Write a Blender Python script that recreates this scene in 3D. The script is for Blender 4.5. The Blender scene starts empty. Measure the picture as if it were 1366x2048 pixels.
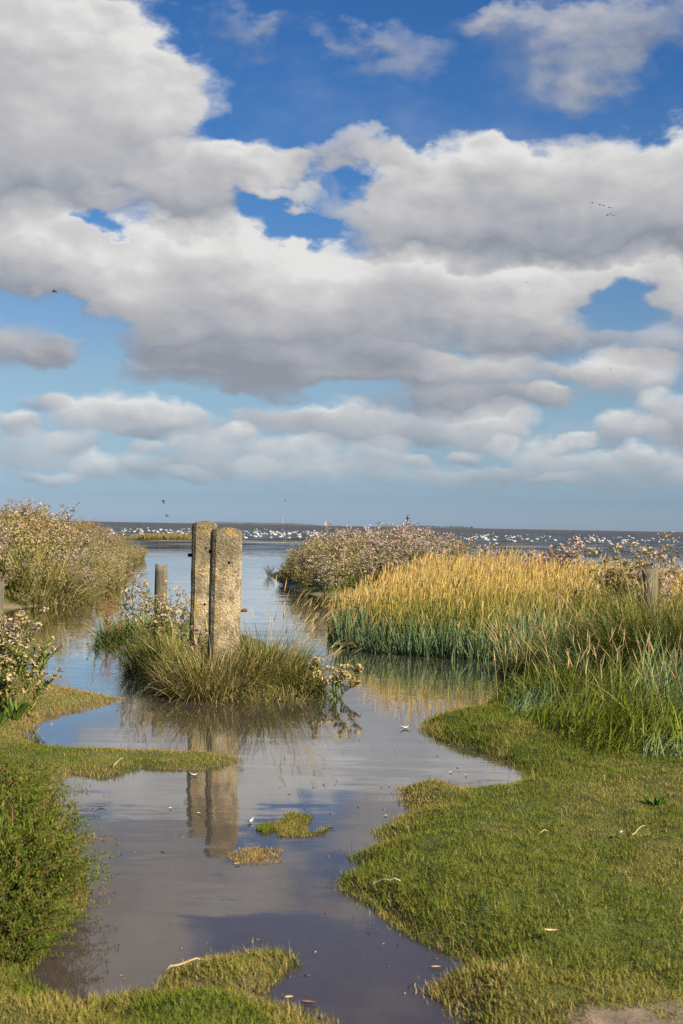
import bpy, math, random
import numpy as np
from mathutils import Vector, Matrix

SC = bpy.context.scene
COL = SC.collection
rng = np.random.default_rng(11)
random.seed(5)
PI = math.pi

# ------------------------------------------------------------------ camera
EYE = 1.2
FPX = 50.0 / 36.0 * 2048.0            # focal length in photo pixels
ROLL, PITCH = math.radians(1.03), math.radians(0.555)
_R = Vector((1, 0, 0))
_F = Vector((0, math.cos(PITCH), math.sin(PITCH)))
_U = Vector((0, -math.sin(PITCH), math.cos(PITCH)))
CX = _R * math.cos(ROLL) + _U * math.sin(ROLL)
CY = -_R * math.sin(ROLL) + _U * math.cos(ROLL)


def ray(X, Y):
    return CX * (X - 683) + CY * (1024 - Y) + _F * FPX


def at(X, Y, z=0.0):
    """point on the level z seen at photo pixel X, Y"""
    r = ray(X, Y)
    t = (z - EYE) / r.z
    return (r.x * t, r.y * t)


def atd(X, Y, d):
    """point at depth d (metres along y) seen at photo pixel X, Y"""
    r = ray(X, Y)
    t = d / r.y
    return (r.x * t, d, EYE + r.z * t)


# ------------------------------------------------------------------ noise in numpy
def _hash(ix, iy, seed):
    h = (ix.astype(np.int64) * 374761393 + iy.astype(np.int64) * 668265263 + seed * 974711) & 0x7fffffff
    h = ((h ^ (h >> 13)) * 1274126177) & 0x7fffffff
    return ((h ^ (h >> 16)) & 0xffff) / 65535.0


def vnoise(x, y, seed=0):
    ix, iy = np.floor(x), np.floor(y)
    fx, fy = x - ix, y - iy
    fx, fy = fx * fx * (3 - 2 * fx), fy * fy * (3 - 2 * fy)
    a, b = _hash(ix, iy, seed), _hash(ix + 1, iy, seed)
    c, d = _hash(ix, iy + 1, seed), _hash(ix + 1, iy + 1, seed)
    return (a + (b - a) * fx) * (1 - fy) + (c + (d - c) * fx) * fy


def fbm(x, y, seed=0, octv=4):
    s, a, tot = 0, 1.0, 0
    for k in range(octv):
        s = s + a * vnoise(x * 2 ** k, y * 2 ** k, seed + k)
        tot += a
        a *= 0.5
    return s / tot


def sstep(a, b, x):
    t = np.clip((x - a) / (b - a), 0, 1)
    return t * t * (3 - 2 * t)


# ------------------------------------------------------------------ land outlines (water line as seen in the photograph)
def poly(px):
    return np.array([at(X, Y) for X, Y in px])


RIGHT_SHORE = [(960, 2075), (905, 2012), (872, 1988), (900, 1962), (962, 1927), (905, 1897), (842, 1875), (800, 1842),
               (757, 1806), (702, 1784), (692, 1768), (722, 1746), (738, 1734), (722, 1716), (748, 1704), (784, 1690),
               (762, 1664), (792, 1650), (832, 1622), (806, 1608), (812, 1578), (872, 1572), (940, 1586), (1002, 1580),
               (1062, 1560), (1060, 1542), (992, 1512), (940, 1494), (882, 1480), (862, 1464), (852, 1446), (902, 1432),
               (985, 1428), (992, 1404), (1016, 1376), (1050, 1340), (1035, 1322), (980, 1316), (900, 1312), (800, 1304),
               (722, 1298), (676, 1288), (660, 1274), (684, 1256), (742, 1228), (900, 1200), (1100, 1188), (1366, 1186)]
LAND = [
    # name, outline, height, edge width
    ('right', poly(RIGHT_SHORE + [(3200, 1215), (3200, 2300), (1130, 2300)]), 0.075, 0.12),
    ('left', poly([(-1600, 2300), (-1600, 1262), (0, 1285), (62, 1290), (82, 1304), (76, 1318), (52, 1335), (56, 1362), (80, 1366),
                   (140, 1379), (190, 1390), (238, 1399), (180, 1415), (120, 1427), (78, 1432), (66, 1446), (40, 1478), (62, 1492),
                   (110, 1497), (200, 1500), (300, 1504), (380, 1507), (462, 1517), (466, 1525), (400, 1541), (282, 1536),
                   (205, 1556), (142, 1547), (112, 1562), (92, 1582), (100, 1620), (125, 1660), (140, 1720), (150, 1780),
                   (140, 1830), (95, 1880), (52, 1930), (30, 1955), (66, 1986), (110, 2006), (150, 2022), (192, 2008),
                   (282, 1994), (400, 1986), (482, 1996), (562, 2022), (640, 2060), (640, 2300)]), 0.045, 0.13),
    ('bank', poly([(-2600, 1165), (-200, 1212), (0, 1214), (60, 1213), (166, 1203), (198, 1188), (232, 1176), (238, 1150), (256, 1132),
                   (286, 1122), (284, 1112), (260, 1100), (246, 1086), (150, 1078), (-2600, 1040)]), 0.5, 1.2),
    ('islet', poly([(308, 1378), (336, 1391), (420, 1397), (520, 1401), (598, 1392), (632, 1368), (602, 1336), (560, 1300), (470, 1262),
                    (380, 1246), (300, 1238), (236, 1254), (208, 1276), (242, 1296), (288, 1322)]), 0.035, 0.2),
    ('bush', poly([(536, 1150), (560, 1166), (604, 1186), (662, 1194), (722, 1188), (820, 1180), (950, 1168), (985, 1146), (960, 1124),
                   (900, 1118), (700, 1120), (580, 1132)]), 0.15, 0.4),
    ('mound', poly([(346, 1971), (362, 1947), (402, 1936), (452, 1926), (492, 1917), (560, 1916), (570, 1930), (541, 1946), (534, 1966),
                    (500, 1986), (402, 1981)]), 0.035, 0.05),
]
PATCH = [  # grass just under or at the water surface
    ('olive', 585, 1652, 75, 22), ('brown', 516, 1713, 58, 17), ('thin', 120, 1493, 70, 8), ('thin', 400, 1500, 60, 8),
    ('thin', 960, 1545, 70, 14), ('thin', 1010, 1525, 60, 14), ('thin', 845, 1462, 50, 10), ('thin', 250, 1670, 45, 8), ('thin', 380, 1672, 40, 10)]


def sdist(P, pl):
    """signed distance to a closed outline, positive inside"""
    x, y = P[:, 0], P[:, 1]
    best = np.full(len(P), 1e18)
    ins = np.zeros(len(P), bool)
    n = len(pl)
    for i in range(n):
        ax, ay = pl[i]
        bx, by = pl[(i + 1) % n]
        dx, dy = bx - ax, by - ay
        L = dx * dx + dy * dy + 1e-12
        t = np.clip(((x - ax) * dx + (y - ay) * dy) / L, 0, 1)
        d = (x - ax - t * dx) ** 2 + (y - ay - t * dy) ** 2
        best = np.minimum(best, d)
        if ay != by:
            c = ((ay > y) != (by > y)) & (x < (bx - ax) * (y - ay) / (by - ay) + ax)
            ins ^= c
    d = np.sqrt(best)
    return np.where(ins, d, -d)


def ground(P):
    """height and signed distance to the nearest shore for points P (n,2)"""
    x, y = P[:, 0], P[:, 1]
    wob = (fbm(x * 7, y * 4, 3, 3) - 0.5) * 0.07 * np.clip(y / 6, 0.5, 1.5)
    best = np.full(len(P), -1e9)
    z = np.full(len(P), -1.0)
    for name, pl, h, w in LAND:
        s = sdist(P, pl)
        if name not in ('mound',):
            s = s + wob
        zi = np.where(s > 0, h * (1 - np.exp(-s / w)), -1)
        z = np.where(s > 0, np.maximum(z, zi), z)
        best = np.maximum(best, s)
    depth = 0.05 + 0.03 * np.clip((y - 4) / 6, 0, 1) + 0.9 * sstep(14, 60, y)
    zo = -depth * (1 - np.exp(np.minimum(best, 0) / (0.25 + 0.02 * y)))
    und = (fbm(x * 2.2, y * 1.6, 9, 4) - 0.5)
    lump = fbm(x * 11, y * 9, 15, 2) - 0.5
    z = np.where(best > 0, z + (und * 0.06 + lump * 0.030 * (y < 12)) * np.clip(best / 0.15, 0, 1), zo + und * 0.012)
    flat = sstep(430, 520, y + 60 * (fbm(x / 160, y / 300, 21, 3) - 0.5))
    z = z * (1 - flat) + flat * (0.10 + 0.02 * und)
    return z, best


def gz(x, y):
    return float(ground(np.array([[x, y]]))[0][0])


def on_ground(X, Y):
    """point of the real ground or water surface seen at photo pixel X, Y"""
    z = 0.0
    for _ in range(6):
        x, y = at(X, Y, z)
        z = 0.5 * z + 0.5 * max(gz(x, y), 0.0)
    return at(X, Y, z)


# ------------------------------------------------------------------ mesh accumulator
class MB:
    def __init__(self):
        self.v, self.c, self.f3, self.f4, self.n = [], [], [], [], 0

    def add(self, V, C, tri=None, quad=None):
        V = np.asarray(V, float).reshape(-1, 3)
        C = np.asarray(C, float)
        if C.ndim == 1:
            C = np.tile(C, (len(V), 1))
        self.v.append(V)
        self.c.append(C.reshape(-1, 3))
        if tri is not None and len(tri):
            self.f3.append(np.asarray(tri).reshape(-1, 3) + self.n)
        if quad is not None and len(quad):
            self.f4.append(np.asarray(quad).reshape(-1, 4) + self.n)
        self.n += len(V)

    def mesh(self, name, mat, smooth=False):
        me = bpy.data.meshes.new(name)
        V = np.concatenate(self.v)
        C = np.concatenate(self.c)
        t = np.concatenate(self.f3) if self.f3 else np.zeros((0, 3), int)
        q = np.concatenate(self.f4) if self.f4 else np.zeros((0, 4), int)
        me.vertices.add(len(V))
        me.vertices.foreach_set('co', V.astype(np.float32).ravel())
        loops = np.concatenate([t.ravel(), q.ravel()]).astype(np.int32)
        tot = np.concatenate([np.full(len(t), 3), np.full(len(q), 4)]).astype(np.int32)
        st = np.concatenate([[0], np.cumsum(tot)[:-1]]).astype(np.int32)
        me.loops.add(len(loops))
        me.loops.foreach_set('vertex_index', loops)
        me.polygons.add(len(tot))
        me.polygons.foreach_set('loop_start', st)
        me.polygons.foreach_set('loop_total', tot)
        if smooth:
            me.polygons.foreach_set('use_smooth', np.ones(len(tot), bool))
        at_ = me.attributes.new('Col', 'FLOAT_COLOR', 'POINT')
        at_.data.foreach_set('color', np.concatenate([C, np.ones((len(C), 1))], 1).astype(np.float32).ravel())
        me.materials.append(mat)
        me.update()
        me.validate()
        return me

    def build(self, name, mat, parent=None, smooth=False):
        o = bpy.data.objects.new(name, self.mesh(name, mat, smooth))
        COL.objects.link(o)
        if parent is not None:
            o.parent = parent
        return o


def tag(o, label=None, cat=None, group=None, kind=None):
    if label:
        o['label'] = label
    if cat:
        o['category'] = cat
    if group:
        o['group'] = group
    if kind:
        o['kind'] = kind
    return o


def thing(name, label, cat, loc=(0, 0, 0), rz=0.0, group=None, scale=1.0):
    o = bpy.data.objects.new(name, None)
    o.empty_display_size = 0.1
    COL.objects.link(o)
    o.location = loc
    o.rotation_euler = (0, 0, rz)
    o.scale = (scale,) * 3
    return tag(o, label, cat, group)


def dup(src, loc, rz, scale, label, group=None, tilt=(0, 0)):
    c = src.copy()
    COL.objects.link(c)
    c.location = loc
    c.rotation_euler = (tilt[0], tilt[1], rz)
    c.scale = (scale,) * 3 if not isinstance(scale, tuple) else scale
    c['label'] = label
    if group:
        c['group'] = group
    elif 'group' in c:
        del c['group']
    for ch in src.children:
        k = ch.copy()
        COL.objects.link(k)
        k.parent = c
    return c


def rgb(*a):
    return np.array(a, float)


def jit(c, n, v=0.18, h=0.06):
    """n shades round one colour"""
    c = np.asarray(c, float)
    k = 1 + (rng.random((n, 1)) - 0.5) * 2 * v
    return np.clip(c * k * (1 + (rng.random((n, 3)) - 0.5) * 2 * h), 0.004, 0.95)


def strips(mb, base, H, W, az, lean, bend, face, c0, c1, segs=3, kind='blade', cp=1.0, curl=None):
    """n bent, tapering leaf strips"""
    n = len(base)
    t = np.linspace(0, 1, segs + 1)
    th = lean[:, None] + bend[:, None] * t[None, :]
    tm = 0.5 * (th[:, 1:] + th[:, :-1])
    dl = (H / segs)[:, None]
    r = np.concatenate([np.zeros((n, 1)), np.cumsum(np.sin(tm) * dl, 1)], 1)
    z = np.concatenate([np.zeros((n, 1)), np.cumsum(np.cos(tm) * dl, 1)], 1)
    ca, sa = np.cos(az)[:, None], np.sin(az)[:, None]
    P = np.stack([base[:, 0:1] + r * ca, base[:, 1:2] + r * sa, base[:, 2:3] + z], -1)
    if kind == 'blade':
        w = np.maximum(1 - t ** 1.8, 0.04)
    elif kind == 'leaf':
        w = np.maximum(np.sin(PI * (0.08 + 0.9 * t)), 0.05)
    elif kind == 'spike':
        w = np.array([0.35, 1.0, 0.9, 0.5, 0.08])[np.linspace(0, 4, segs + 1).round().astype(int)]
    else:
        w = 1 - 0.6 * t
    # side vector: across the lean direction, twisted by face
    sx = np.stack([-np.sin(az + face), np.cos(az + face), np.zeros(n)], -1)
    S = sx[:, None, :] * (W[:, None] * w[None, :])[:, :, None] * 0.5
    V = np.stack([P - S, P + S], 2).reshape(-1, 3)
    k = (t ** cp)[None, :, None]
    C = c0[:, None, :] * (1 - k) + c1[:, None, :] * k
    C = np.repeat(C[:, :, None, :], 2, 2).reshape(-1, 3)
    i = (np.arange(n) * (segs + 1) * 2)[:, None] + (np.arange(segs) * 2)[None, :]
    i = i.ravel()
    mb.add(V, C, quad=np.stack([i, i + 1, i + 3, i + 2], 1))
    return P[:, -1, :], th[:, -1]


def seedheads(mb, tip, ang, az, L, W, col, segs=4):
    n = len(tip)
    for f in (0.0, PI / 2):
        face = np.full(n, f)
        # second strip is turned by tilting its width vertically: use a slight twist instead
        strips(mb, tip, L, W, az, ang, np.full(n, 0.12), face + rng.random(n) * 0.6, col, col * 0.95, segs, 'spike')


def tube(mb, pts, rad, col, sides=5, cap=True):
    """a tapering tube through pts"""
    pts = [Vector(p) for p in pts]
    n = len(pts)
    rings = []
    prev = None
    for i, p in enumerate(pts):
        d = (pts[min(i + 1, n - 1)] - pts[max(i - 1, 0)])
        d = d.normalized() if d.length > 0 else Vector((0, 0, 1))
        a = d.orthogonal().normalized() if prev is None else (prev - d * prev.dot(d)).normalized()
        prev = a
        b = d.cross(a)
        rings.append([p + (a * math.cos(2 * PI * k / sides) + b * math.sin(2 * PI * k / sides)) * rad[i] for k in range(sides)])
    V = [v for r in rings for v in r]
    Q = []
    for i in range(n - 1):
        for k in range(sides):
            k2 = (k + 1) % sides
            Q.append((i * sides + k, i * sides + k2, (i + 1) * sides + k2, (i + 1) * sides + k))
    T = []
    if cap:
        V += [pts[0], pts[-1]]
        for k in range(sides):
            k2 = (k + 1) % sides
            T.append((n * sides, k2, k))
            T.append((n * sides + 1, (n - 1) * sides + k, (n - 1) * sides + k2))
    mb.add(np.array([tuple(v) for v in V]), np.asarray(col, float), tri=T, quad=Q)


def ellipsoid(mb, c, r, col, nu=10, nv=6, M=None):
    V, Q = [], []
    for j in range(nv + 1):
        a = -PI / 2 + PI * j / nv
        for i in range(nu):
            b = 2 * PI * i / nu
            p = Vector((r[0] * math.cos(a) * math.cos(b), r[1] * math.cos(a) * math.sin(b), r[2] * math.sin(a)))
            if M is not None:
                p = M @ p
            V.append((p.x + c[0], p.y + c[1], p.z + c[2]))
    for j in range(nv):
        for i in range(nu):
            i2 = (i + 1) % nu
            Q.append((j * nu + i, j * nu + i2, (j + 1) * nu + i2, (j + 1) * nu + i))
    mb.add(V, col, quad=Q)


# ------------------------------------------------------------------ node helpers
class NT:
    def __init__(self, tree):
        self.t = tree
        self.n = tree.nodes
        self.l = tree.links

    def new(self, kind, **kw):
        nd = self.n.new(kind)
        for k, v in kw.items():
            setattr(nd, k, v)
        return nd

    def put(self, sock, v):
        if v is None:
            return
        if isinstance(v, bpy.types.NodeSocket):
            self.l.new(v, sock)
        else:
            sock.default_value = v

    def math(self, op, a=None, b=None, c=None, clamp=False):
        nd = self.new('ShaderNodeMath', operation=op, use_clamp=clamp)
        for i, v in enumerate((a, b, c)):
            self.put(nd.inputs[i], v)
        return nd.outputs[0]

    def vmath(self, op, a=None, b=None, c=None, out=0):
        nd = self.new('ShaderNodeVectorMath', operation=op)
        for i, v in enumerate((a, b, c)):
            self.put(nd.inputs[i], v)
        return nd.outputs[out]

    def comb(self, x=0.0, y=0.0, z=0.0):
        nd = self.new('ShaderNodeCombineXYZ')
        for i, v in enumerate((x, y, z)):
            self.put(nd.inputs[i], v)
        return nd.outputs[0]

    def sep(self, v):
        nd = self.new('ShaderNodeSeparateXYZ')
        self.put(nd.inputs[0], v)
        return nd.outputs

    def noise(self, vec, scale=5.0, detail=4.0, rough=0.5, dim='3D', dist=0.0):
        nd = self.new('ShaderNodeTexNoise', noise_dimensions=dim)
        self.put(nd.inputs['Vector'], vec)
        nd.inputs['Scale'].default_value = scale
        nd.inputs['Detail'].default_value = detail
        nd.inputs['Roughness'].default_value = rough
        nd.inputs['Distortion'].default_value = dist
        return nd.outputs

    def maprange(self, v, a, b, c=0.0, d=1.0, smooth=False):
        nd = self.new('ShaderNodeMapRange')
        nd.interpolation_type = 'SMOOTHSTEP' if smooth else 'LINEAR'
        self.put(nd.inputs[0], v)
        for i, x in enumerate((a, b, c, d)):
            self.put(nd.inputs[i + 1], x)
        return nd.outputs[0]

    def mix(self, f, a, b, mode='MIX'):
        nd = self.new('ShaderNodeMix', data_type='RGBA', blend_type=mode)
        self.put(nd.inputs[0], f)
        for s, v in ((nd.inputs[6], a), (nd.inputs[7], b)):
            if isinstance(v, (tuple, list)) and len(v) == 3:
                v = (*v, 1.0)
            self.put(s, v)
        return nd.outputs[2]

    def ramp(self, f, stops):
        nd = self.new('ShaderNodeValToRGB')
        self.put(nd.inputs[0], f)
        e = nd.color_ramp.elements
        while len(e) < len(stops):
            e.new(0.5)
        for k, (p, c) in enumerate(stops):
            e[k].position = p
            e[k].color = (*c, 1.0)
        return nd.outputs[0]


def material(name):
    m = bpy.data.materials.new(name)
    m.use_nodes = True
    m.node_tree.nodes.clear()
    nt = NT(m.node_tree)
    out = nt.new('ShaderNodeOutputMaterial')
    return m, nt, out


def attr(nt):
    a = nt.new('ShaderNodeAttribute')
    a.attribute_name = 'Col'
    return a.outputs['Color']


def leafy(name, trans=0.3, rough=0.6, spec=0.08):
    m, nt, out = material(name)
    c = nt.vmath('MULTIPLY', attr(nt), (0.80, 0.80, 0.78))
    p = nt.new('ShaderNodeBsdfPrincipled')
    nt.put(p.inputs['Base Color'], c)
    p.inputs['Roughness'].default_value = rough
    p.inputs['Specular IOR Level'].default_value = spec
    t = nt.new('ShaderNodeBsdfTranslucent')
    nt.put(t.inputs['Color'], c)
    mx = nt.new('ShaderNodeMixShader')
    mx.inputs[0].default_value = trans
    nt.l.new(p.outputs[0], mx.inputs[1])
    nt.l.new(t.outputs[0], mx.inputs[2])
    nt.l.new(mx.outputs[0], out.inputs[0])
    return m


def plain(name, rough=0.7, spec=0.3, bump=0.0, scale=40.0, vary=0.0):
    m, nt, out = material(name)
    p = nt.new('ShaderNodeBsdfPrincipled')
    c = attr(nt)
    co = nt.new('ShaderNodeTexCoord').outputs['Object']
    nz = nt.noise(co, scale, 5, 0.6)[0]
    if vary:
        k = nt.maprange(nz, 0.3, 0.7, 1 - vary, 1 + vary)
        c = nt.vmath('SCALE', c)
        c.node.inputs[0].default_value = (1, 1, 1)
        nt.l.new(attr(nt), c.node.inputs[0])
        nt.l.new(k, c.node.inputs['Scale'])
    nt.put(p.inputs['Base Color'], c)
    p.inputs['Roughness'].default_value = rough
    p.inputs['Specular IOR Level'].default_value = spec
    if bump:
        b = nt.new('ShaderNodeBump')
        b.inputs['Strength'].default_value = bump
        b.inputs['Distance'].default_value = 0.01
        nt.l.new(nz, b.inputs['Height'])
        nt.l.new(b.outputs[0], p.inputs['Normal'])
    nt.l.new(p.outputs[0], out.inputs[0])
    return m


M_GRASS = leafy('grass_blade', 0.16)
M_LEAF = leafy('plant_leaf', 0.16)
M_PETAL = leafy('petal', 0.25, 0.8, 0.1)
M_STRAW = leafy('straw', 0.2, 0.6, 0.2)
M_STEM = plain('plant_stem', 0.7)
M_BIRD = plain('feathers', 0.7)
M_BITS = plain('natural_litter', 0.7, 0.3, 0.3, 60, 0.2)
M_IRON = plain('rusty_iron', 0.85, 0.3, 0.6, 120, 0.35)
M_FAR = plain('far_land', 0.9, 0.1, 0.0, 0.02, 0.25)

# ------------------------------------------------------------------ camera, sun, view
cam = bpy.data.cameras.new('camera')
cam.sensor_fit = 'VERTICAL'
cam.sensor_height = 36.0
cam.lens = 50.0
cam.clip_start = 0.05
cam.clip_end = 20000
cam.dof.use_dof = True
cam.dof.focus_distance = 10.6
cam.dof.aperture_fstop = 9.0
camo = bpy.data.objects.new('camera', cam)
COL.objects.link(camo)
M = Matrix((CX, CY, -_F)).transposed().to_4x4()
M.translation = Vector((0, 0, EYE))
camo.matrix_world = M
SC.camera = camo

SUN_EL, SUN_AZ = math.radians(31), math.radians(132)      # azimuth clockwise from +y
SUN = Vector((math.sin(SUN_AZ) * math.cos(SUN_EL), math.cos(SUN_AZ) * math.cos(SUN_EL), math.sin(SUN_EL)))
sl = bpy.data.lights.new('sun', 'SUN')
sl.energy = 5.0
sl.angle = math.radians(0.5)
sl.color = (1.0, 0.87, 0.69)
so = bpy.data.objects.new('sun', sl)
COL.objects.link(so)
so.rotation_euler = SUN.to_track_quat('Z', 'Y').to_euler()

SC.view_settings.view_transform = 'Standard'
SC.view_settings.look = 'None'
SC.view_settings.exposure = 1.05
SC.view_settings.gamma = 1.0
SC.render.engine = 'CYCLES'
cy = SC.cycles
cy.max_bounces = 6
cy.diffuse_bounces = 1
cy.glossy_bounces = 3
cy.transmission_bounces = 3
cy.transparent_max_bounces = 10
cy.caustics_reflective = False
cy.caustics_refractive = False
cy.use_adaptive_sampling = True
cy.adaptive_threshold = 0.015
cy.adaptive_min_samples = 16
cy.use_denoising = False
cy.sample_clamp_indirect = 4.0

# ------------------------------------------------------------------ sky: Nishita air plus procedural cumulus
world = bpy.data.worlds.new('World')
SC.world = world
world.use_nodes = True
world.cycles.sampling_method = 'MANUAL'
world.cycles.sample_map_resolution = 256
world.node_tree.nodes.clear()
W = NT(world.node_tree)
wout = W.new('ShaderNodeOutputWorld')
bg = W.new('ShaderNodeBackground')
W.l.new(bg.outputs[0], wout.inputs[0])
sky = W.new('ShaderNodeTexSky', sky_type='NISHITA')
sky.sun_disc = False
sky.sun_elevation = SUN_EL
sky.sun_rotation = SUN_AZ
sky.air_density = 1.0
sky.dust_density = 0.6
sky.ozone_density = 2.5

gen = W.new('ShaderNodeTexCoord').outputs['Generated']
gx, gy, gzz = W.sep(gen)
hyp = W.math('SQRT', W.math('ADD', W.math('MULTIPLY', gx, gx), W.math('MULTIPLY', gy, gy)))
uu = W.math('MULTIPLY', W.math('ARCTAN2', gx, gy), FPX)                 # compass angle
vv = W.math('MULTIPLY', W.math('DIVIDE', gzz, hyp), FPX)                # height over the horizon
vc = W.math('MAXIMUM', vv, 0.0)
ww = W.math('ADD', vc, 170.0)
nu = W.math('DIVIDE', uu, 170.0)
nv = W.math('DIVIDE', vv, 108.0)
ncoord = W.comb(nu, nv, 0.0)                                            # cloud texture space
warp = W.noise(ncoord, 0.55, 3, 0.55, '2D')[1]
warp2 = W.noise(ncoord, 1.9, 4, 0.6, '2D')[1]
wsz = W.math('MULTIPLY', ww, 0.25)
wv = W.vmath('SUBTRACT', warp, (0.5, 0.5, 0.5))
wv = W.vmath('SCALE', wv)
wv.node.inputs[0].default_value = (0, 0, 0)
W.l.new(W.vmath('ADD', W.vmath('SUBTRACT', warp, (0.5, 0.5, 0.5)),
                W.vmath('MULTIPLY', W.vmath('SUBTRACT', warp2, (0.5, 0.5, 0.5)), (0.45, 0.38, 0))), wv.node.inputs[0])
W.l.new(wsz, wv.node.inputs['Scale'])
p2 = W.vmath('ADD', W.comb(uu, vv, 0.0), wv)


def sky_uv(X, Y):
    r = ray(X, Y)
    return math.atan2(r.x, r.y) * FPX, r.z / math.hypot(r.x, r.y) * FPX


#  X, Y, rx, ry, weight, brightness offset
CLOUDS = [
    # big cloud upper left
    (20, 120, 330, 190, 1.2, 0.10), (230, 190, 200, 140, 1.1, 0.05), (40, 330, 260, 130, 1.1, -0.02), (-60, 250, 260, 240, 1.0, 0.0),
    # white bank under it, grey tail lower left
    (60, 512, 210, 88, 1.0, 0.22), (40, 560, 200, 60, 0.7, -0.05), (40, 690, 150, 62, 0.72, -0.20), (110, 715, 60, 30, 0.5, -0.22),
    # cloud in the middle
    (420, 360, 165, 105, 1.0, 0.02), (520, 318, 110, 60, 0.8, 0.12), (400, 440, 120, 60, 0.7, -0.18), (700, 300, 170, 42, 0.62, -0.04), (575, 395, 60, 28, 0.5, 0.02), (220, 420, 80, 40, 0.45, 0.0),
    # big cloud at right
    (900, 385, 240, 105, 1.05, 0.06), (1200, 400, 330, 130, 1.2, -0.02), (1480, 400, 300, 140, 1.1, 0.0), (930, 480, 190, 52, 0.9, -0.30), (1280, 480, 260, 60, 0.8, -0.22),
    # main white bank
    (540, 560, 330, 110, 1.2, 0.22), (860, 580, 300, 92, 1.1, 0.20), (300, 560, 170, 105, 0.9, 0.16), (1010, 600, 130, 60, 0.9, 0.26), (1270, 570, 260, 62, 0.95, 0.12),
    (560, 690, 330, 55, 1.0, -0.36), (1080, 660, 170, 50, 0.8, -0.12), (1240, 600, 60, 30, -0.9, 0.0),
    # lower layer
    (470, 745, 230, 58, 0.9, -0.26), (740, 730, 190, 52, 0.9, -0.08), (950, 740, 180, 60, 0.8, 0.02), (930, 800, 230, 34, 0.85, -0.20), (1265, 752, 115, 62, 0.85, 0.16), (1340, 680, 130, 52, 0.6, -0.16), (1160, 740, 70, 30, 0.4, 0.0),
    # small cumulus rows
    (245, 832, 140, 44, 1.12, 0.20), (95, 815, 69, 22, 0.70, -0.25), (330, 855, 123, 28, 0.70, -0.12), (560, 832, 112, 39, 0.84, 0.0), (690, 845, 134, 44, 0.87, 0.02), (870, 850, 100, 37, 0.70, -0.15), (985, 852, 78, 46, 0.98, 0.12),
    (1100, 805, 42, 39, 0.98, 0.06), (1242, 866, 62, 39, 0.91, 0.10), (1362, 850, 78, 60, 0.98, 0.05), (60, 902, 123, 37, 0.77, 0.02), (188, 930, 49, 28, 0.87, 0.16), (270, 935, 78, 26, 0.59, -0.05), (420, 910, 106, 46, 0.87, 0.02), (590, 918, 89, 44, 0.98, 0.14),
    (745, 920, 84, 44, 0.87, 0.06), (890, 942, 67, 26, 0.70, 0.06), (985, 945, 56, 22, 0.56, -0.05), (1078, 922, 60, 41, 0.84, 0.06), (1190, 940, 89, 30, 0.70, 0.05), (1330, 935, 78, 30, 0.77, 0.08), (680, 955, 1008, 28, 0.39, -0.15), (680, 880, 1344, 44, 0.22, -0.1),
    (240, 330, 75, 60, 0.5, 0.0), (150, 400, 90, 50, 0.5, 0.0),
    # veil over the middle sky and scattered puffs far off
    (683, 470, 1100, 330, 0.20, 0.0),
    (30, 850, 52, 20, 0.8, 0.12), (150, 885, 60, 22, 0.8, 0.10), (300, 900, 40, 18, 0.8, 0.15), (480, 875, 46, 20, 0.8, 0.14), (520, 935, 52, 20, 0.9, 0.15), (640, 890, 44, 22, 0.8, 0.16), (770, 880, 50, 18, 0.8, 0.1), (830, 915, 36, 16, 0.9, 0.15),
    (930, 905, 44, 18, 0.8, 0.12), (1010, 895, 34, 18, 0.9, 0.16), (1140, 895, 46, 20, 0.8, 0.1), (1270, 920, 40, 22, 0.9, 0.16), (1300, 880, 40, 20, 0.8, 0.12), (100, 955, 70, 14, 0.8, 0.08), (380, 955, 56, 14, 0.8, 0.1), (1120, 960, 60, 14, 0.8, 0.1),
    # gaps of blue between the clouds
    (585, 440, 110, 40, -1.0, 0), (190, 465, 40, 28, -0.9, 0), (245, 372, 62, 36, -0.35, 0), (690, 352, 45, 34, -0.6, 0), (130, 628, 150, 34, -0.5, 0), (200, 730, 60, 60, -0.5, 0), (425, 235, 50, 50, -0.4, 0), (1230, 628, 80, 24, -0.5, 0), (690, 780, 80, 16, -0.6, 0), (430, 805, 300, 18, -0.5, 0),
    # thin wisps high up
    (1130, 90, 220, 110, 0.43, -0.08), (980, 45, 132, 49, 0.38, -0.08), (1300, 50, 187, 88, 0.43, -0.08), (1190, 150, 121, 55, 0.25, -0.08), (780, 112, 88, 63, 0.41, -0.08), (720, 75, 44, 33, 0.25, -0.08), (505, 72, 104, 57, 0.41, -0.08), (610, 70, 66, 33, 0.20, -0.08),
    # the rest of the sky, outside the picture
    (-700, 300, 400, 160, 1.1, 0.0), (-900, 700, 500, 120, 1.0, 0.0), (2100, 350, 380, 150, 1.0, 0.0), (2000, 720, 500, 110, 1.0, 0.0), (2900, 500, 500, 200, 1.1, 0.0), (-1900, 420, 600, 200, 1.1, 0.0),
    (300, -420, 420, 200, 1.0, 0.05), (1300, -600, 500, 200, 0.9, 0.0)]
dens = tsum = bsum = None
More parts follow.
